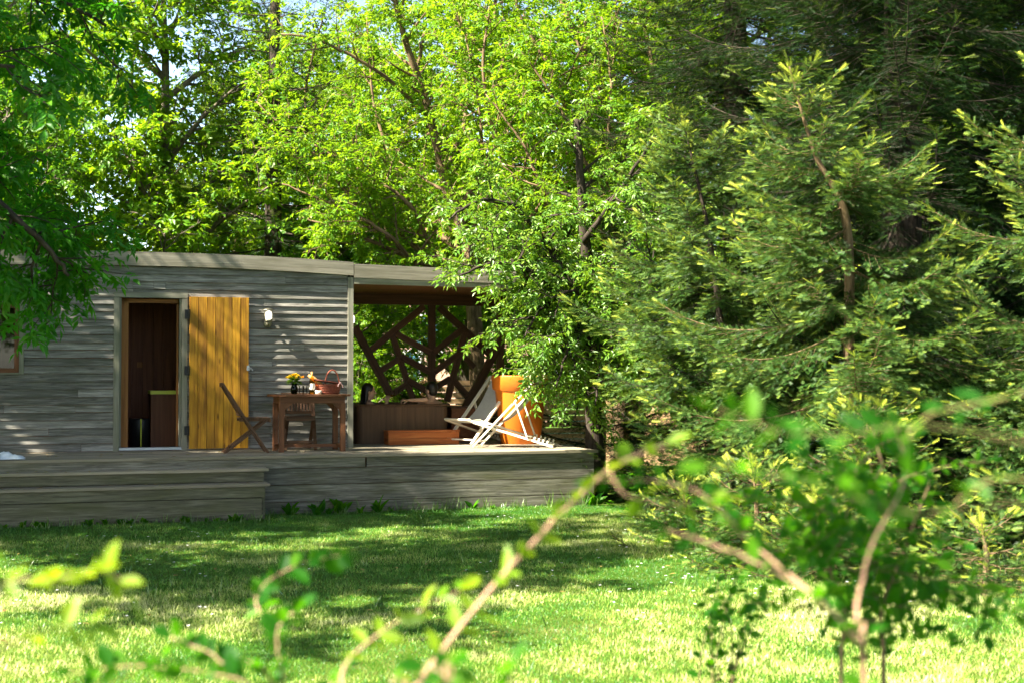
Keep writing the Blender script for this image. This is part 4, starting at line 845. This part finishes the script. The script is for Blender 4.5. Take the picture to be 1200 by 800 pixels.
copy_tree(MA, (-3.5, 30.0, 0), 2.2, .95, 'bright maple between the thin dark spruce and the slanting maple', G); copy_tree(MB_, (-7.6, 34.0, 0), .9, .85, 'bright maple showing left of the thin dark spruce', G);
for s_, x, y, a, sc, lb in spots: copy_tree(s_, (x, y, 0), a, sc, lb, G)
# shade trees standing outside the frame on the left
for s_, x, y, a, sc, lb in [(g2, -10.2, 13.5, .8, 1.05, 'tall shade tree standing off to the left of the lawn'), (g2, -13.5, 18.5, 2.8, 1.15, 'tall shade tree standing off to the left of the cabin')]: copy_tree(s_, (x, y, 0), a, sc, lb, 'shade trees left of the lawn')

b6 = Vector((-3.6, 3.0, 0))  # unseen tree, its crown laid out to shade the right foreground
T6 = [limb(b6, [(-3.6, 3.0, 2), (-3.5, 2.9, 4), (-3.4, 2.8, 5)], .12, .04)] + [limb((-3.5, 2.9, 3.6 + .2 * k), [((-3.5 + e[0]) / 2, (2.9 + e[1]) / 2, 5), e], .05, .012) for k, e in enumerate([(-2.3, 2.9, 5.4), (-2.2, 1.9, 5.5), (-2.3, .9, 5.5), (-1.9, 2.6, 5.9), (-2.7, 4.9, 5.6), (-2.3, 4.2, 5.8)])]
plant_tree('broadleaf_tree', 'small unseen tree added left of the camera for its shade', 'tree', b6, T6, 34, 'bark_grey', 'leaf_mid', group='shade trees left of the lawn', sec=.17, seclen=(.4, .9), tert=.11, terlen=(.25, .5), leafsp=.06, rach=.14, nl=5, leaf=.11, wid=.5, start=.3)
# ------------------------------------------------------------------ trees: conifers
def shoot_template(n, up=True):
    V, F = [], []
    for i in range(n):
        t = .08 + .92 * i / n
        for q in (-1, 1):
            b0 = len(V); V += [(t - .030, 0, 0), (t + .030, 0, 0), (t + .16, q * .5, .05 + .03 * (i % 2))]; F.append((b0, b0 + 1, b0 + 2))
        if up and i % 2 == 0: b0 = len(V); V += [(t, -.03, 0), (t, .03, 0), (t + .18, .06 * (1 if i % 4 else -1), .16)]; F.append((b0, b0 + 1, b0 + 2))
    b0 = len(V); V += [(.95, -.06, 0), (.95, .06, 0), (1.12, 0, .02)]; F.append((b0, b0 + 1, b0 + 2))
    b0 = len(V); V += [(0, -.035, 0), (0, .035, 0), (1, 0, 0)]; F.append((b0, b0 + 1, b0 + 2))
    return np.array(V, dtype=np.float32), F
SH_FINE = shoot_template(9); SH_COARSE = shoot_template(6, False)
def conifer(path, rad, seed, Lmax, z0, step, shoot, lat=.11, ssp=.055, tmpl=SH_FINE, droop=.25, tipup=.22, toptilt=.6, power=.8, tiplight=.3, widf=.55, per=5, keep=None, Lfun=None):
    r = random.Random(seed); g = np.random.default_rng(seed); tb = MB(); pth, rr = smooth_path(path, rad, 8, .0, r); tb.tube(pth, rr, 9)
    H0 = pth[0].z; H = pth[-1].z; SP, SD, SN, SL, SR = [], [], [], [], []
    def at(z):
        for i in range(len(pth) - 1):
            if pth[i + 1].z >= z: t = (z - pth[i].z) / max(1e-6, pth[i + 1].z - pth[i].z); return pth[i].lerp(pth[i + 1], t), (pth[i + 1] - pth[i]).normalized()
        return pth[-1], (pth[-1] - pth[-2]).normalized()
    z = z0; a0 = r.random() * 6
    while z < H - .03:
        f = (z - H0) / (H - H0); L = Lmax * (1 - f) ** power + .12
        if Lfun: L = Lfun(f)
        for k in range(per):
            a = a0 + k * 2 * math.pi / per + r.uniform(-.3, .3); Lb = L * r.uniform(.72, 1.12); p0, ax = at(min(z + r.uniform(-.5, .5) * step, H - .02)); h = Vector((math.cos(a), math.sin(a), 0))
            if keep is not None and not keep(p0, h, Lb): continue
            e = toptilt * f ** 2.2 + .03; n = max(5, int(Lb / .14)); pts = []
            sag = r.uniform(.7, 1.3) * droop; tu = r.uniform(.7, 1.3) * tipup; yaw = r.uniform(-.25, .25)
            for i in range(n + 1):
                t = i / n; hh = (h + Vector((-h.y, h.x, 0)) * yaw * t).normalized(); pts.append(p0 + hh * Lb * t * math.cos(e) + Vector((0, 0, Lb * (math.sin(e) * t - sag * math.sin(t * math.pi * .62) * min(1, Lb / 1.2) + tu * t ** 3))))
            tb.tube(pts, [max(.004, .0075 * Lb * (1 - .8 * i / n)) for i in range(n + 1)], 4, cap=False)
            q = .08
            while q < Lb:                                  # needles along the bough itself
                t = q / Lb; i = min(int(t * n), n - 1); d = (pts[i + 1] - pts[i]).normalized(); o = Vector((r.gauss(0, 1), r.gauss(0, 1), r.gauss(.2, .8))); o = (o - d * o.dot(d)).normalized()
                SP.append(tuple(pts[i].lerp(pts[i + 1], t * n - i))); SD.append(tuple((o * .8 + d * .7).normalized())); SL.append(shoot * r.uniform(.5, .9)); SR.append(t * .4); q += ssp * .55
            # laterals
            s = max(.12, .12 * Lb); sd = 1
            while s < Lb:
                t = s / Lb; i = min(int(t * n), n - 1); q = pts[i].lerp(pts[i + 1], t * n - i); d = (pts[i + 1] - pts[i]).normalized(); side = Vector((-d.y, d.x, 0)).normalized() * sd
                Ll = (widf * Lb * (1 - t) ** .85 + .10) * r.uniform(.7, 1.15) * min(1, .5 + 2.2 * t); dl = (d * .75 + side * .75 + Vector((0, 0, r.uniform(-.42, .05)))).normalized()
                m = max(2, int(Ll / ssp)); prev = q; kk = 1
                for w in range(m):
                    u = (w + .8) / m; pp = q + dl * (Ll * u) + Vector((0, 0, -.18 * Ll * u * u * r.uniform(.4, 1.3))); ds = (dl * .8 + Vector((-dl.y, dl.x, 0)) * .7 * kk + Vector((r.gauss(0, .15), r.gauss(0, .15), r.gauss(-.12, .34)))).normalized(); kk = -kk
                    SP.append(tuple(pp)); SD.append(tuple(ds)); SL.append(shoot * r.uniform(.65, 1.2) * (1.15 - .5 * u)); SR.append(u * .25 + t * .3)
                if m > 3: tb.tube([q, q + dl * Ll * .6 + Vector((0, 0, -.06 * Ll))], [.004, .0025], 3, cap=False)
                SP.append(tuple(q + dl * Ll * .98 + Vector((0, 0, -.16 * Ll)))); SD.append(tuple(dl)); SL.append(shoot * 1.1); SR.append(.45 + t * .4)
                sd = -sd; s += lat * r.uniform(.7, 1.3) * .55
            for w in range(3): SP.append(tuple(pts[-1] - (pts[-1] - pts[-2]) * .3 * w)); dd = (pts[-1] - pts[-2]).normalized(); SD.append(tuple((dd + Vector((-dd.y, dd.x, 0)) * (w - 1) * .8).normalized())); SL.append(shoot * 1.3); SR.append(.95)
        z += step * (1 - .45 * f) * r.uniform(.75, 1.25); a0 += 1.1
    top, ax = at(H)
    for w in range(6): a = w * 1.05; SP.append(tuple(top - ax * .03 * w)); SD.append(tuple((ax * (1.4 if w == 0 else .8) + Vector((math.cos(a), math.sin(a), 0)) * (.0 if w == 0 else .7)).normalized())); SL.append(shoot * 1.9); SR.append(1.)
    for i in range(max(0, len(pth) - 8), len(pth)):     # needles on the young leader
        for w in range(5): a = w * 1.26 + i; SP.append(tuple(pth[i])); SD.append(tuple((ax * .9 + Vector((math.cos(a), math.sin(a), 0)) * .6).normalized())); SL.append(shoot * .6); SR.append(.9)
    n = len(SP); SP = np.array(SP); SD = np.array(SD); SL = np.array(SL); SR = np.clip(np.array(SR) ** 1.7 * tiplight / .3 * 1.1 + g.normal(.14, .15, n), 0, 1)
    NN = unit(g.normal(size=(n, 3)) * .6 + np.array([0, 0, 1.])); return tb, SP, SD, NN, SL, SR
def plant_conifer(name, label, base, path, rad, seed, bark, needle, group, tmpl=SH_FINE, nw=.42, **kw):
    tb, SP, SD, NN, SL, SR = conifer(path, rad, seed, tmpl=tmpl, **kw); t = thing(name, label, 'conifer', base, 0, group); bx = npv(base); tb.v = [(x - bx[0], y - bx[1], z - bx[2]) for x, y, z in tb.v]
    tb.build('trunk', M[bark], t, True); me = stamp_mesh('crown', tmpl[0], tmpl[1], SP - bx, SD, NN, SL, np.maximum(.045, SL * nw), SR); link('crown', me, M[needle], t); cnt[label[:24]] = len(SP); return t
FG = 'young firs at the right of the lawn'; SG = 'dark spruces'
bA = Vector((3.5, 14.4, 0))
plant_conifer('young_fir', 'tall young fir with a leaning leader and yellow green tips', bA, [bA, (3.42, 14.4, 1.6), P(992, 262, 14.2), P(955, 180, 14.1), P(925, 78, 14.)], [.07, .06, .045, .025, .008], 41, 'bark_warm', 'needle_pale', FG, Lmax=3.4, z0=1.5, step=.36, shoot=.088, lat=.060, ssp=.022, droop=.30, tipup=.15, toptilt=.50, power=.95, widf=.42, per=5)
bB = Vector((4.85, 17.6, 0))
plant_conifer('spruce_tree', 'big dark spruce with a thick trunk behind the leaning fir', bB, [bB, (4.83, 17.6, 3), (4.85, 17.6, 8), (4.9, 17.6, 15)], [.30, .26, .18, .02], 42, 'bark_dark', 'needle_dark', SG, Lmax=3.9, z0=1.0, step=.33, shoot=.115, lat=.088, ssp=.044, tmpl=SH_COARSE, droop=.30, tipup=.15, power=.7, widf=.42, per=6)
bC = Vector((5.75, 13.4, 0))
plant_conifer('young_fir', 'young fir at the right edge with boughs reaching into view', bC, [bC, (5.75, 13.4, 3), (5.8, 13.4, 6.2)], [.09, .06, .01], 43, 'bark_warm', 'needle_pale', FG, Lmax=2.9, z0=.5, step=.50, shoot=.088, lat=.060, ssp=.023, droop=.28, power=.8, widf=.42, per=5)
bD = Vector((2.5, 16.4, 0))
plant_conifer('young_fir', 'young fir with long low boughs right of the box elder', bD, [bD, (2.47, 16.4, 1.5), (2.3, 16.4, 3.2), (2.0, 16.4, 4.6)], [.07, .05, .03, .008], 44, 'bark_dark', 'needle_pale', FG, Lmax=2.4, z0=2.05, step=.36, shoot=.088, lat=.060, ssp=.023, droop=.35, tipup=.12, power=.6, widf=.42, per=5)
for px, py, dd, Lm, sd_, lb in ((1015, 480, 12.6, .95, 45, 'small bright fir with a star shaped top before the leaning fir'), (882, 548, 12.9, .75, 46, 'low spreading fir left of the small bright fir'), (1150, 612, 11.6, .65, 47, 'lowest fir seedling by the right edge of the lawn'), (955, 585, 12.2, .6, 48, 'bushy little fir at the foot of the small bright fir'), (800, 575, 14.6, .7, 49, 'low dark fir near the corner of the deck')):
    tp = P(px, py, dd); bb = Vector((tp.x + .03, tp.y, 0)); plant_conifer('fir_sapling', lb, bb, [bb, (bb.x + .01, bb.y, tp.z * .5), tp], [.035, .025, .006], sd_, 'bark_warm', 'needle_pale', 'fir saplings on the lawn edge', Lmax=Lm, z0=.08, step=.15, shoot=.072, lat=.07, ssp=.032, droop=.18, tipup=.2, toptilt=.6, power=.7, widf=.5, per=6)
bE = Vector((-4.75, 28.2, 0))
plant_conifer('spruce_tree', 'thin dark spruce with a straight trunk rising behind the cabin roof', bE, [bE, (-4.75, 28.2, 5), (-4.7, 28.2, 13)], [.22, .17, .02], 50, 'bark_dark', 'needle_dark', SG, Lmax=3.6, z0=2.2, step=.55, shoot=.19, lat=.26, ssp=.12, tmpl=SH_COARSE, droop=.12, tipup=.14, power=.6, widf=.35, per=5)
F0 = [o for o in bpy.data.objects if o.name.startswith('spruce_tree') and 'big dark' in o.get('label', '')][0]
for x, y, a, sc, lb in ((7.8, 19.5, 1.3, 1.05, 'dark spruce at the right edge behind the big spruce'), (3.5, 22.2, 2.6, .95, 'dark spruce in the shade left of the big spruce'), (6.2, 24.5, 4.0, 1.1, 'dark spruce farthest back behind the big spruce'), (10.6, 23.5, 5.1, 1.15, 'dark spruce standing deepest at the right edge')): copy_tree(F0, (x, y, 0), a, sc, lb, SG)

# ------------------------------------------------------------------ lawn
def inside(pts, poly):
    x, y = pts[:, 0], pts[:, 1]; c = np.zeros(len(x), bool); n = len(poly)
    for i in range(n):
        x0, y0 = poly[i]; x1, y1 = poly[(i + 1) % n]; k = ((y0 > y) != (y1 > y)); c ^= k & (x < (x1 - x0) * (y - y0) / (y1 - y0 + 1e-12) + x0)
    return c
g = np.random.default_rng(77)
def vnoise(p, s, seed):
    gg = np.random.default_rng(seed); T = gg.random((64, 64)); q = p * s; i = np.floor(q).astype(int); f = q - i; f = f * f * (3 - 2 * f)
    a = T[i[:, 0] % 64, i[:, 1] % 64]; b_ = T[(i[:, 0] + 1) % 64, i[:, 1] % 64]; c_ = T[i[:, 0] % 64, (i[:, 1] + 1) % 64]; d_ = T[(i[:, 0] + 1) % 64, (i[:, 1] + 1) % 64]
    return (a * (1 - f[:, 0]) + b_ * f[:, 0]) * (1 - f[:, 1]) + (c_ * (1 - f[:, 0]) + d_ * f[:, 0]) * f[:, 1]
dl, dr = W(-7.3, -1.66), W(2.96, -1.66)
lawn_poly = [(-9, 5.5), (7.5, 5.5), (7.5, 12.4), (4.3, 12.8), (2.7, 14.3), (2.0, 17.6), (dr.x + .3, dr.y + .6), (dr.x, dr.y), (dl.x, dl.y), (-9, 15)]
step_poly = [tuple(W(u, v)[:2]) for u, v in ((-7.3, -2.29), (-1.6, -2.29), (-1.6, -1.6), (-7.3, -1.6))]
ns = 900000
pts = np.stack([g.uniform(-9, 7.5, ns), 5.5 + 13.5 * g.random(ns) ** 1.15], 1)
keepm = inside(pts, lawn_poly) & ~inside(pts, step_poly) & (np.abs(pts[:, 0]) < 1.2 + pts[:, 1] * .40); pts = pts[keepm]; n = len(pts)
nz_ = vnoise(pts, .9, 1) * .5 + vnoise(pts, 3.1, 2) * .3 + vnoise(pts, 9, 3) * .2
nzc = vnoise(pts, 5.5, 4); hgt = (.012 + .030 * nz_ + .030 * np.maximum(0, nzc - .62)) * g.uniform(.5, 1.5, n); d = g.normal(size=(n, 3)); d[:, 2] = 1.0 + np.abs(d[:, 2]) * .4; d[:, :2] *= .55
col = np.clip(g.normal(.30, .17, n) + (nz_ - .45) * 1.7 + .02 - .22 * np.clip((pts[:, 1] - 11.2) / 2.2, 0, 1), 0, 1)  # shade band painted in: blades turn deeper green past mid lawn
BL_V = np.array([(0, -.5, 0), (0, .5, 0), (.55, .36, .05), (.55, -.36, .05), (1, 0, .22)], dtype=np.float32); BL_F = [(0, 1, 2, 3), (3, 2, 4)]
nn = g.normal(size=(n, 3)); nn[:, 2] *= .2
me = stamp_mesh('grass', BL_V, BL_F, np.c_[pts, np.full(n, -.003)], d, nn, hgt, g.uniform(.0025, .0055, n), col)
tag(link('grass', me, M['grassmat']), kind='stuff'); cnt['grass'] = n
# taller tufts along the deck and at the conifers' feet
TP = []
for u in np.arange(-1.5, 3.0, .06): p = W(u + random.uniform(-.03, .03), -1.74 - abs(random.gauss(0, .10))); TP += [(p.x, p.y, random.choice((.4, .6, .8, 1.3)) * random.uniform(.7, 1.2))] * random.randint(2, 12)
for u in np.arange(-7, -1.6, .07): p = W(u, -2.34 - abs(random.gauss(0, .09))); TP += [(p.x, p.y, random.uniform(.25, .8))] * random.randint(2, 10)
for k in range(500): x = random.uniform(1.6, 6.5); y = np.interp(x, [1.6, 2.7, 4.3, 6.5], [17.6, 14.2, 12.7, 12.3]) + random.gauss(0, .35); TP += [(x, y, random.uniform(.5, 1.6))] * 5
for k in range(260): TP += [(random.uniform(-5, 4), random.uniform(8, 17), random.uniform(.3, .7))] * 3
TP = np.array(TP); n = len(TP); d = g.normal(size=(n, 3)); d[:, 2] = 1.6 + np.abs(d[:, 2]) * .5; d[:, :2] *= .7; nn = g.normal(size=(n, 3)); nn[:, 2] *= .2
off = g.normal(size=(n, 2)) * .03
me = stamp_mesh('tall_grass', BL_V, BL_F, np.c_[TP[:, :2] + off, np.full(n, -.003)], d, nn, .17 * TP[:, 2] * g.uniform(.6, 1.3, n), g.uniform(.006, .012, n), g.random(n)); tag(link('tall_grass', me, M['tuftmat']), kind='stuff')
# leafy weeds by the deck and low ground cover under the conifers
WP, WD, WL = [], [], []
for k in range(60):
    if k < 20: p = W(random.choice((-1.0, -.6, .1, 1.4, 2.6)) + random.gauss(0, .22), -1.78 - abs(random.gauss(0, .10))); s = random.choice((.05, .08, .12, .19)) * random.uniform(.8, 1.2)
    else: p = W(random.uniform(-6, -1.7), -2.36); s = random.uniform(.05, .1)
    for q in range(7): a = random.uniform(0, 6.28); WP.append((p.x, p.y, 0)); WD.append((math.cos(a) * .6, math.sin(a) * .6, random.uniform(.5, 1.3))); WL.append(s * random.uniform(.6, 1.2))
for k in range(2600):
    x = random.uniform(1.3, 7.5); y = random.uniform(12.8, 24); 
    if y < np.interp(x, [1.3, 2.7, 4.3, 7.5], [18.6, 14.2, 12.9, 12.5]): continue
    h = random.uniform(.0, .32)
    for q in range(6): a = random.uniform(0, 6.28); WP.append((x, y, h)); WD.append((math.cos(a), math.sin(a), random.uniform(-.1, .7))); WL.append(random.uniform(.05, .11))
n = len(WP); nn = g.normal(size=(n, 3)) * .4 + np.array([0, 0, 1.]); WL = np.array(WL)
me = stamp_mesh('ground_cover', BIG_V, BIG_F, np.array(WP), np.array(WD), nn, WL, WL * .5, g.random(n)); tag(link('ground_cover', me, M['leaf_front']), kind='stuff')
# daisies and clover heads
n = 420; fp = np.stack([g.uniform(-5, 3.5, n), g.uniform(9.5, 17.2, n)], 1); fp = fp[inside(fp, lawn_poly) & ~inside(fp, step_poly)]; fp = fp[vnoise(fp, .8, 9) > .42]; n = len(fp)
V_ = []; me = None; PPp = np.repeat(np.c_[fp, g.uniform(.05, .085, n)], 6, 0); a = np.tile(np.arange(6) * 1.047, n); d = np.c_[np.cos(a), np.sin(a), g.uniform(.1, .5, n * 6)]
me = stamp_mesh('daisies', LEAF_V, LEAF_F, PPp, d, np.tile((0, 0, 1.), (n * 6, 1)), .015, .012, g.random(n * 6)); tag(link('daisies', me, M['petal']), kind='stuff')

# fallen leaves on deck, steps and lawn
n = 240; q = [W(random.uniform(-6, 2.9), random.uniform(-1.7, -.05), DZ + .006) for _ in range(70)] + [W(random.uniform(-6, -1.6), random.uniform(-2.0, -1.76), .606) for _ in range(25)] + [W(random.uniform(-6, -1.6), random.uniform(-2.3, -2.06), .443) for _ in range(25)] + [Vector((random.uniform(-5, 3), random.uniform(9, 16), .04)) for _ in range(120)]
q = np.array([tuple(p) for p in q]); d = g.normal(size=(n, 3)); d[:, 2] *= .12
M['dry'] = leafmat('dry_leaf', [(0, (.16, .09, .03)), (.5, (.30, .20, .07)), (1, (.22, .24, .05))], (.3, .2, .05), .25)
tag(link('fallen_leaves', stamp_mesh('fallen_leaves', BIG_V, BIG_F, q, d, np.tile((0, 0, 1.), (n, 1)), g.uniform(.035, .07, n), g.uniform(.018, .035, n), g.random(n)), M['dry']), kind='stuff')
# ------------------------------------------------------------------ foreground shrubs (out of focus)
def shrub(name, label, base, stems, leafm, stemm, seed, cat='shrub', leaf=.045, wid=.62, sp=.05, group=None, pair=2):
    """stems: list of (points, r0, r1, leafy fraction start)"""
    r = random.Random(seed); gg = np.random.default_rng(seed); t = thing(name, label, cat, base, 0, group); bx = Vector(base); LP, LD, LL = [], [], []
    for pts, r0, r1, f0 in stems:
        n = len(pts); path, rr = smooth_path([Vector(p) for p in pts], [(r0 + (r1 - r0) * i / max(1, n - 1)) * .62 for i in range(n)], 6, .002, r)
        b = MB(); b.tube([p - bx for p in path], rr, 8); b.build('stem', M[stemm], t, True)
        Ls = [0.]
        for i in range(1, len(path)): Ls.append(Ls[-1] + (path[i] - path[i - 1]).length)
        s = Ls[-1] * f0; k = 0
        while s <= Ls[-1]:
            i = min(max(j for j in range(len(Ls)) if Ls[j] <= s + 1e-6), len(path) - 2); p = path[i].lerp(path[i + 1], (s - Ls[i]) / max(1e-6, Ls[i + 1] - Ls[i])); ax = (path[i + 1] - path[i]).normalized()
            o = Vector((r.gauss(0, 1), r.gauss(0, 1), r.gauss(0, .7))); o = (o - ax * o.dot(ax)).normalized()
            for q in range(pair):
                dd = (o * (1 if q % 2 == 0 else -1) + ax * .55 + Vector((r.gauss(0, .15), r.gauss(0, .15), r.uniform(-.2, .3)))).normalized(); LP.append(tuple(p - bx)); LD.append(tuple(dd)); LL.append(leaf * r.uniform(.6, 1.25))
            s += sp * .55 * r.uniform(.6, 1.4); k += 1
        LP.append(tuple(path[-1] - bx)); LD.append(tuple((path[-1] - path[-2]).normalized())); LL.append(leaf)
    n = len(LP); LL = np.array(LL); nn = gg.normal(size=(n, 3)) * .5 + np.array([0, -.25, 1.])
    me = stamp_mesh('leaves', BIG_V, BIG_F, np.array(LP), np.array(LD), nn, LL, LL * wid, gg.random(n)); link('leaves', me, M[leafm], t); return t
def gr(p): return Vector((p.x, p.y, 0))
FSG = 'out of focus shrubs in front of the lawn'
d = 2.6
b1 = P(470, 800, d); b1.z = 0; b1.x -= .05
shrub('arching_shrub', 'arching shrub stem with lime leaves reaching up toward the deck corner', b1, [([b1, P(455, 860, d), P(490, 800, d), P(575, 690, d), P(650, 608, d), P(722, 545, d), P(780, 522, d)], .009, .004, .52), ([P(455, 870, d), P(400, 800, d + .1), P(440, 745, d + .2), P(540, 690, d + .3)], .006, .002, .45),
      ([P(715, 552, d), P(735, 580, d), P(790, 590, d + .05), P(845, 583, d + .1)], .004, .002, .3)], 'leaf_lime', 'stem_pink', 3, leaf=.056, wid=.5, sp=.085)
b1 = P(1012, 850, 2.5); b1.z = 0
shrub('pink_stemmed_shrub', 'shrub with pinkish arching stems and green leaves at lower right', b1, [([b1, P(1012, 800, 2.5), P(1004, 755, 2.5), P(965, 705, 2.5), P(880, 655, 2.5), P(782, 620, 2.5)], .0062, .0035, .55), ([P(975, 716, 2.5), P(945, 690, 2.55), P(885, 640, 2.6), P(810, 572, 2.6), P(700, 562, 2.6)], .006, .002, .35),
      ([P(1002, 745, 2.5), P(1006, 700, 2.55), P(1025, 630, 2.6), P(1060, 560, 2.7), P(1050, 500, 2.7)], .0055, .002, .35)], 'leaf_front', 'stem_pink', 4, leaf=.042, wid=.6, sp=.06)
b1 = P(1000, 800, 4.2); b1.z = 0; st = []
r = random.Random(5)
for x0, x1, x2 in ((985, 990, 930), (1012, 1005, 1030), (1036, 1033, 1090)): st.append(([Vector((P(x0, 800, 4.2).x, P(x0, 800, 4.2).y, 0)), P(x0, 800, 4.2), P(x1, 715, 4.2), P((x1 + x2) / 2, 640, 4.2), P(x2, 560, 4.25)], .014, .004, .62))
for k in range(44):
    x0 = r.choice((990, 1008, 1033)); y0 = r.uniform(540, 745); x = x0 + r.uniform(-210, 190); y = y0 - r.uniform(-70, 60); dd = 4.2 + r.uniform(-.5, .7); st.append(([P(x0, y0, 4.2), P((x0 + x) / 2, (y0 + y) / 2 - r.uniform(0, 25), (4.2 + dd) / 2), P(x, y, dd)], .004, .0015, .25))
shrub('leafy_sapling', 'dark leafy sapling on thin brown stems at right foreground', b1, st, 'leaf_front', 'bark_warm', 6, cat='sapling', leaf=.050, wid=.62, sp=.062)
b1 = P(830, 800, 5.2); b1.z = 0; st = []
for k in range(9): x0 = r.uniform(770, 910); st.append(([b1, P((830 + x0) / 2, 770, 5.2), P(x0 + r.uniform(-40, 60), r.uniform(640, 760), 5.2 + r.uniform(-.4, .5))], .005, .002, .35))
shrub('low_shrub', 'low dark leaved shrub on the lawn left of the leafy sapling', b1, st, 'leaf_front', 'bark_warm', 8, leaf=.045, wid=.62, sp=.13)
b1 = P(-60, 800, 2.3); b1.z = 0
shrub('pale_leaved_shrub', 'pale lime leaved shrub at the left edge of the foreground', b1, [([b1, P(-60, 760, 2.3), P(10, 685, 2.3), P(60, 680, 2.3), P(120, 668, 2.3), P(150, 690, 2.3)], .006, .003, .62), ([P(-50, 790, 2.3), P(40, 740, 2.35), P(110, 735, 2.4)], .004, .002, .5)], 'leaf_lime', 'stem_green', 13, leaf=.058, wid=.52, sp=.06, group=FSG)
b1 = P(330, 900, 2.9); b1.z = 0; st = [([b1, P(330, 850, 2.9), P(260, 775, 2.9), P(200, 745, 2.9)], .006, .003, .45), ([P(330, 850, 2.9), P(330, 790, 2.9), P(325, 740, 2.9), P(350, 712, 2.9)], .005, .002, .35), ([P(330, 860, 2.9), P(290, 800, 2.8), P(170, 780, 2.8), P(80, 790, 2.8)], .005, .002, .35), ([P(330, 860, 2.9), P(390, 800, 2.9), P(410, 780, 2.9)], .005, .002, .35), ([P(325, 745, 2.9), P(300, 700, 3.1), P(340, 665, 3.1), P(400, 650, 3.1)], .003, .0015, .35)]
shrub('bushy_shrub', 'bushy green shrub blurred along the bottom left of the lawn', b1, st, 'leaf_front', 'stem_pink', 15, leaf=.046, wid=.6, sp=.035, group=FSG)
b1 = P(520, 900, 2.2); b1.z = 0; st = [([b1, P(520, 860, 2.2), P(530, 800, 2.2), P(500, 780, 2.2)], .005, .003, .5), ([P(520, 860, 2.2), P(590, 810, 2.2), P(600, 780, 2.2)], .005, .002, .5), ([P(520, 860, 2.2), P(470, 810, 2.2), P(455, 790, 2.2)], .004, .002, .4)]
shrub('bottom_shrub', 'tuft of broad leaves cut by the bottom edge below the arching stem', b1, st, 'leaf_front', 'stem_pink', 16, leaf=.05, wid=.6, sp=.05, group=FSG)
b1 = P(1330, 800, 2.1); b1.z = 0
st = [([b1, P(1330, 640, 2.1), P(1250, 470, 2.1), P(1160, 470, 2.1), P(1080, 490, 2.1), P(1060, 530, 2.1)], .0045, .002, .62), ([P(1330, 640, 2.1), P(1260, 580, 2.1), P(1170, 560, 2.1), P(1120, 590, 2.1)], .005, .002, .35), ([P(1290, 540, 2.1), P(1100, 500, 2.0), P(950, 510, 1.9), P(840, 480, 1.9)], .003, .001, .55), ([P(1250, 580, 2.1), P(1080, 600, 2.0), P(930, 560, 1.9), P(830, 545, 1.9)], .003, .001, .6)]
shrub('side_shrub', 'tall blurred shrub reaching in from the right edge', b1, st, 'leaf_front', 'stem_green', 17, leaf=.043, wid=.5, sp=.06, group=FSG)
print('COUNTS', cnt)
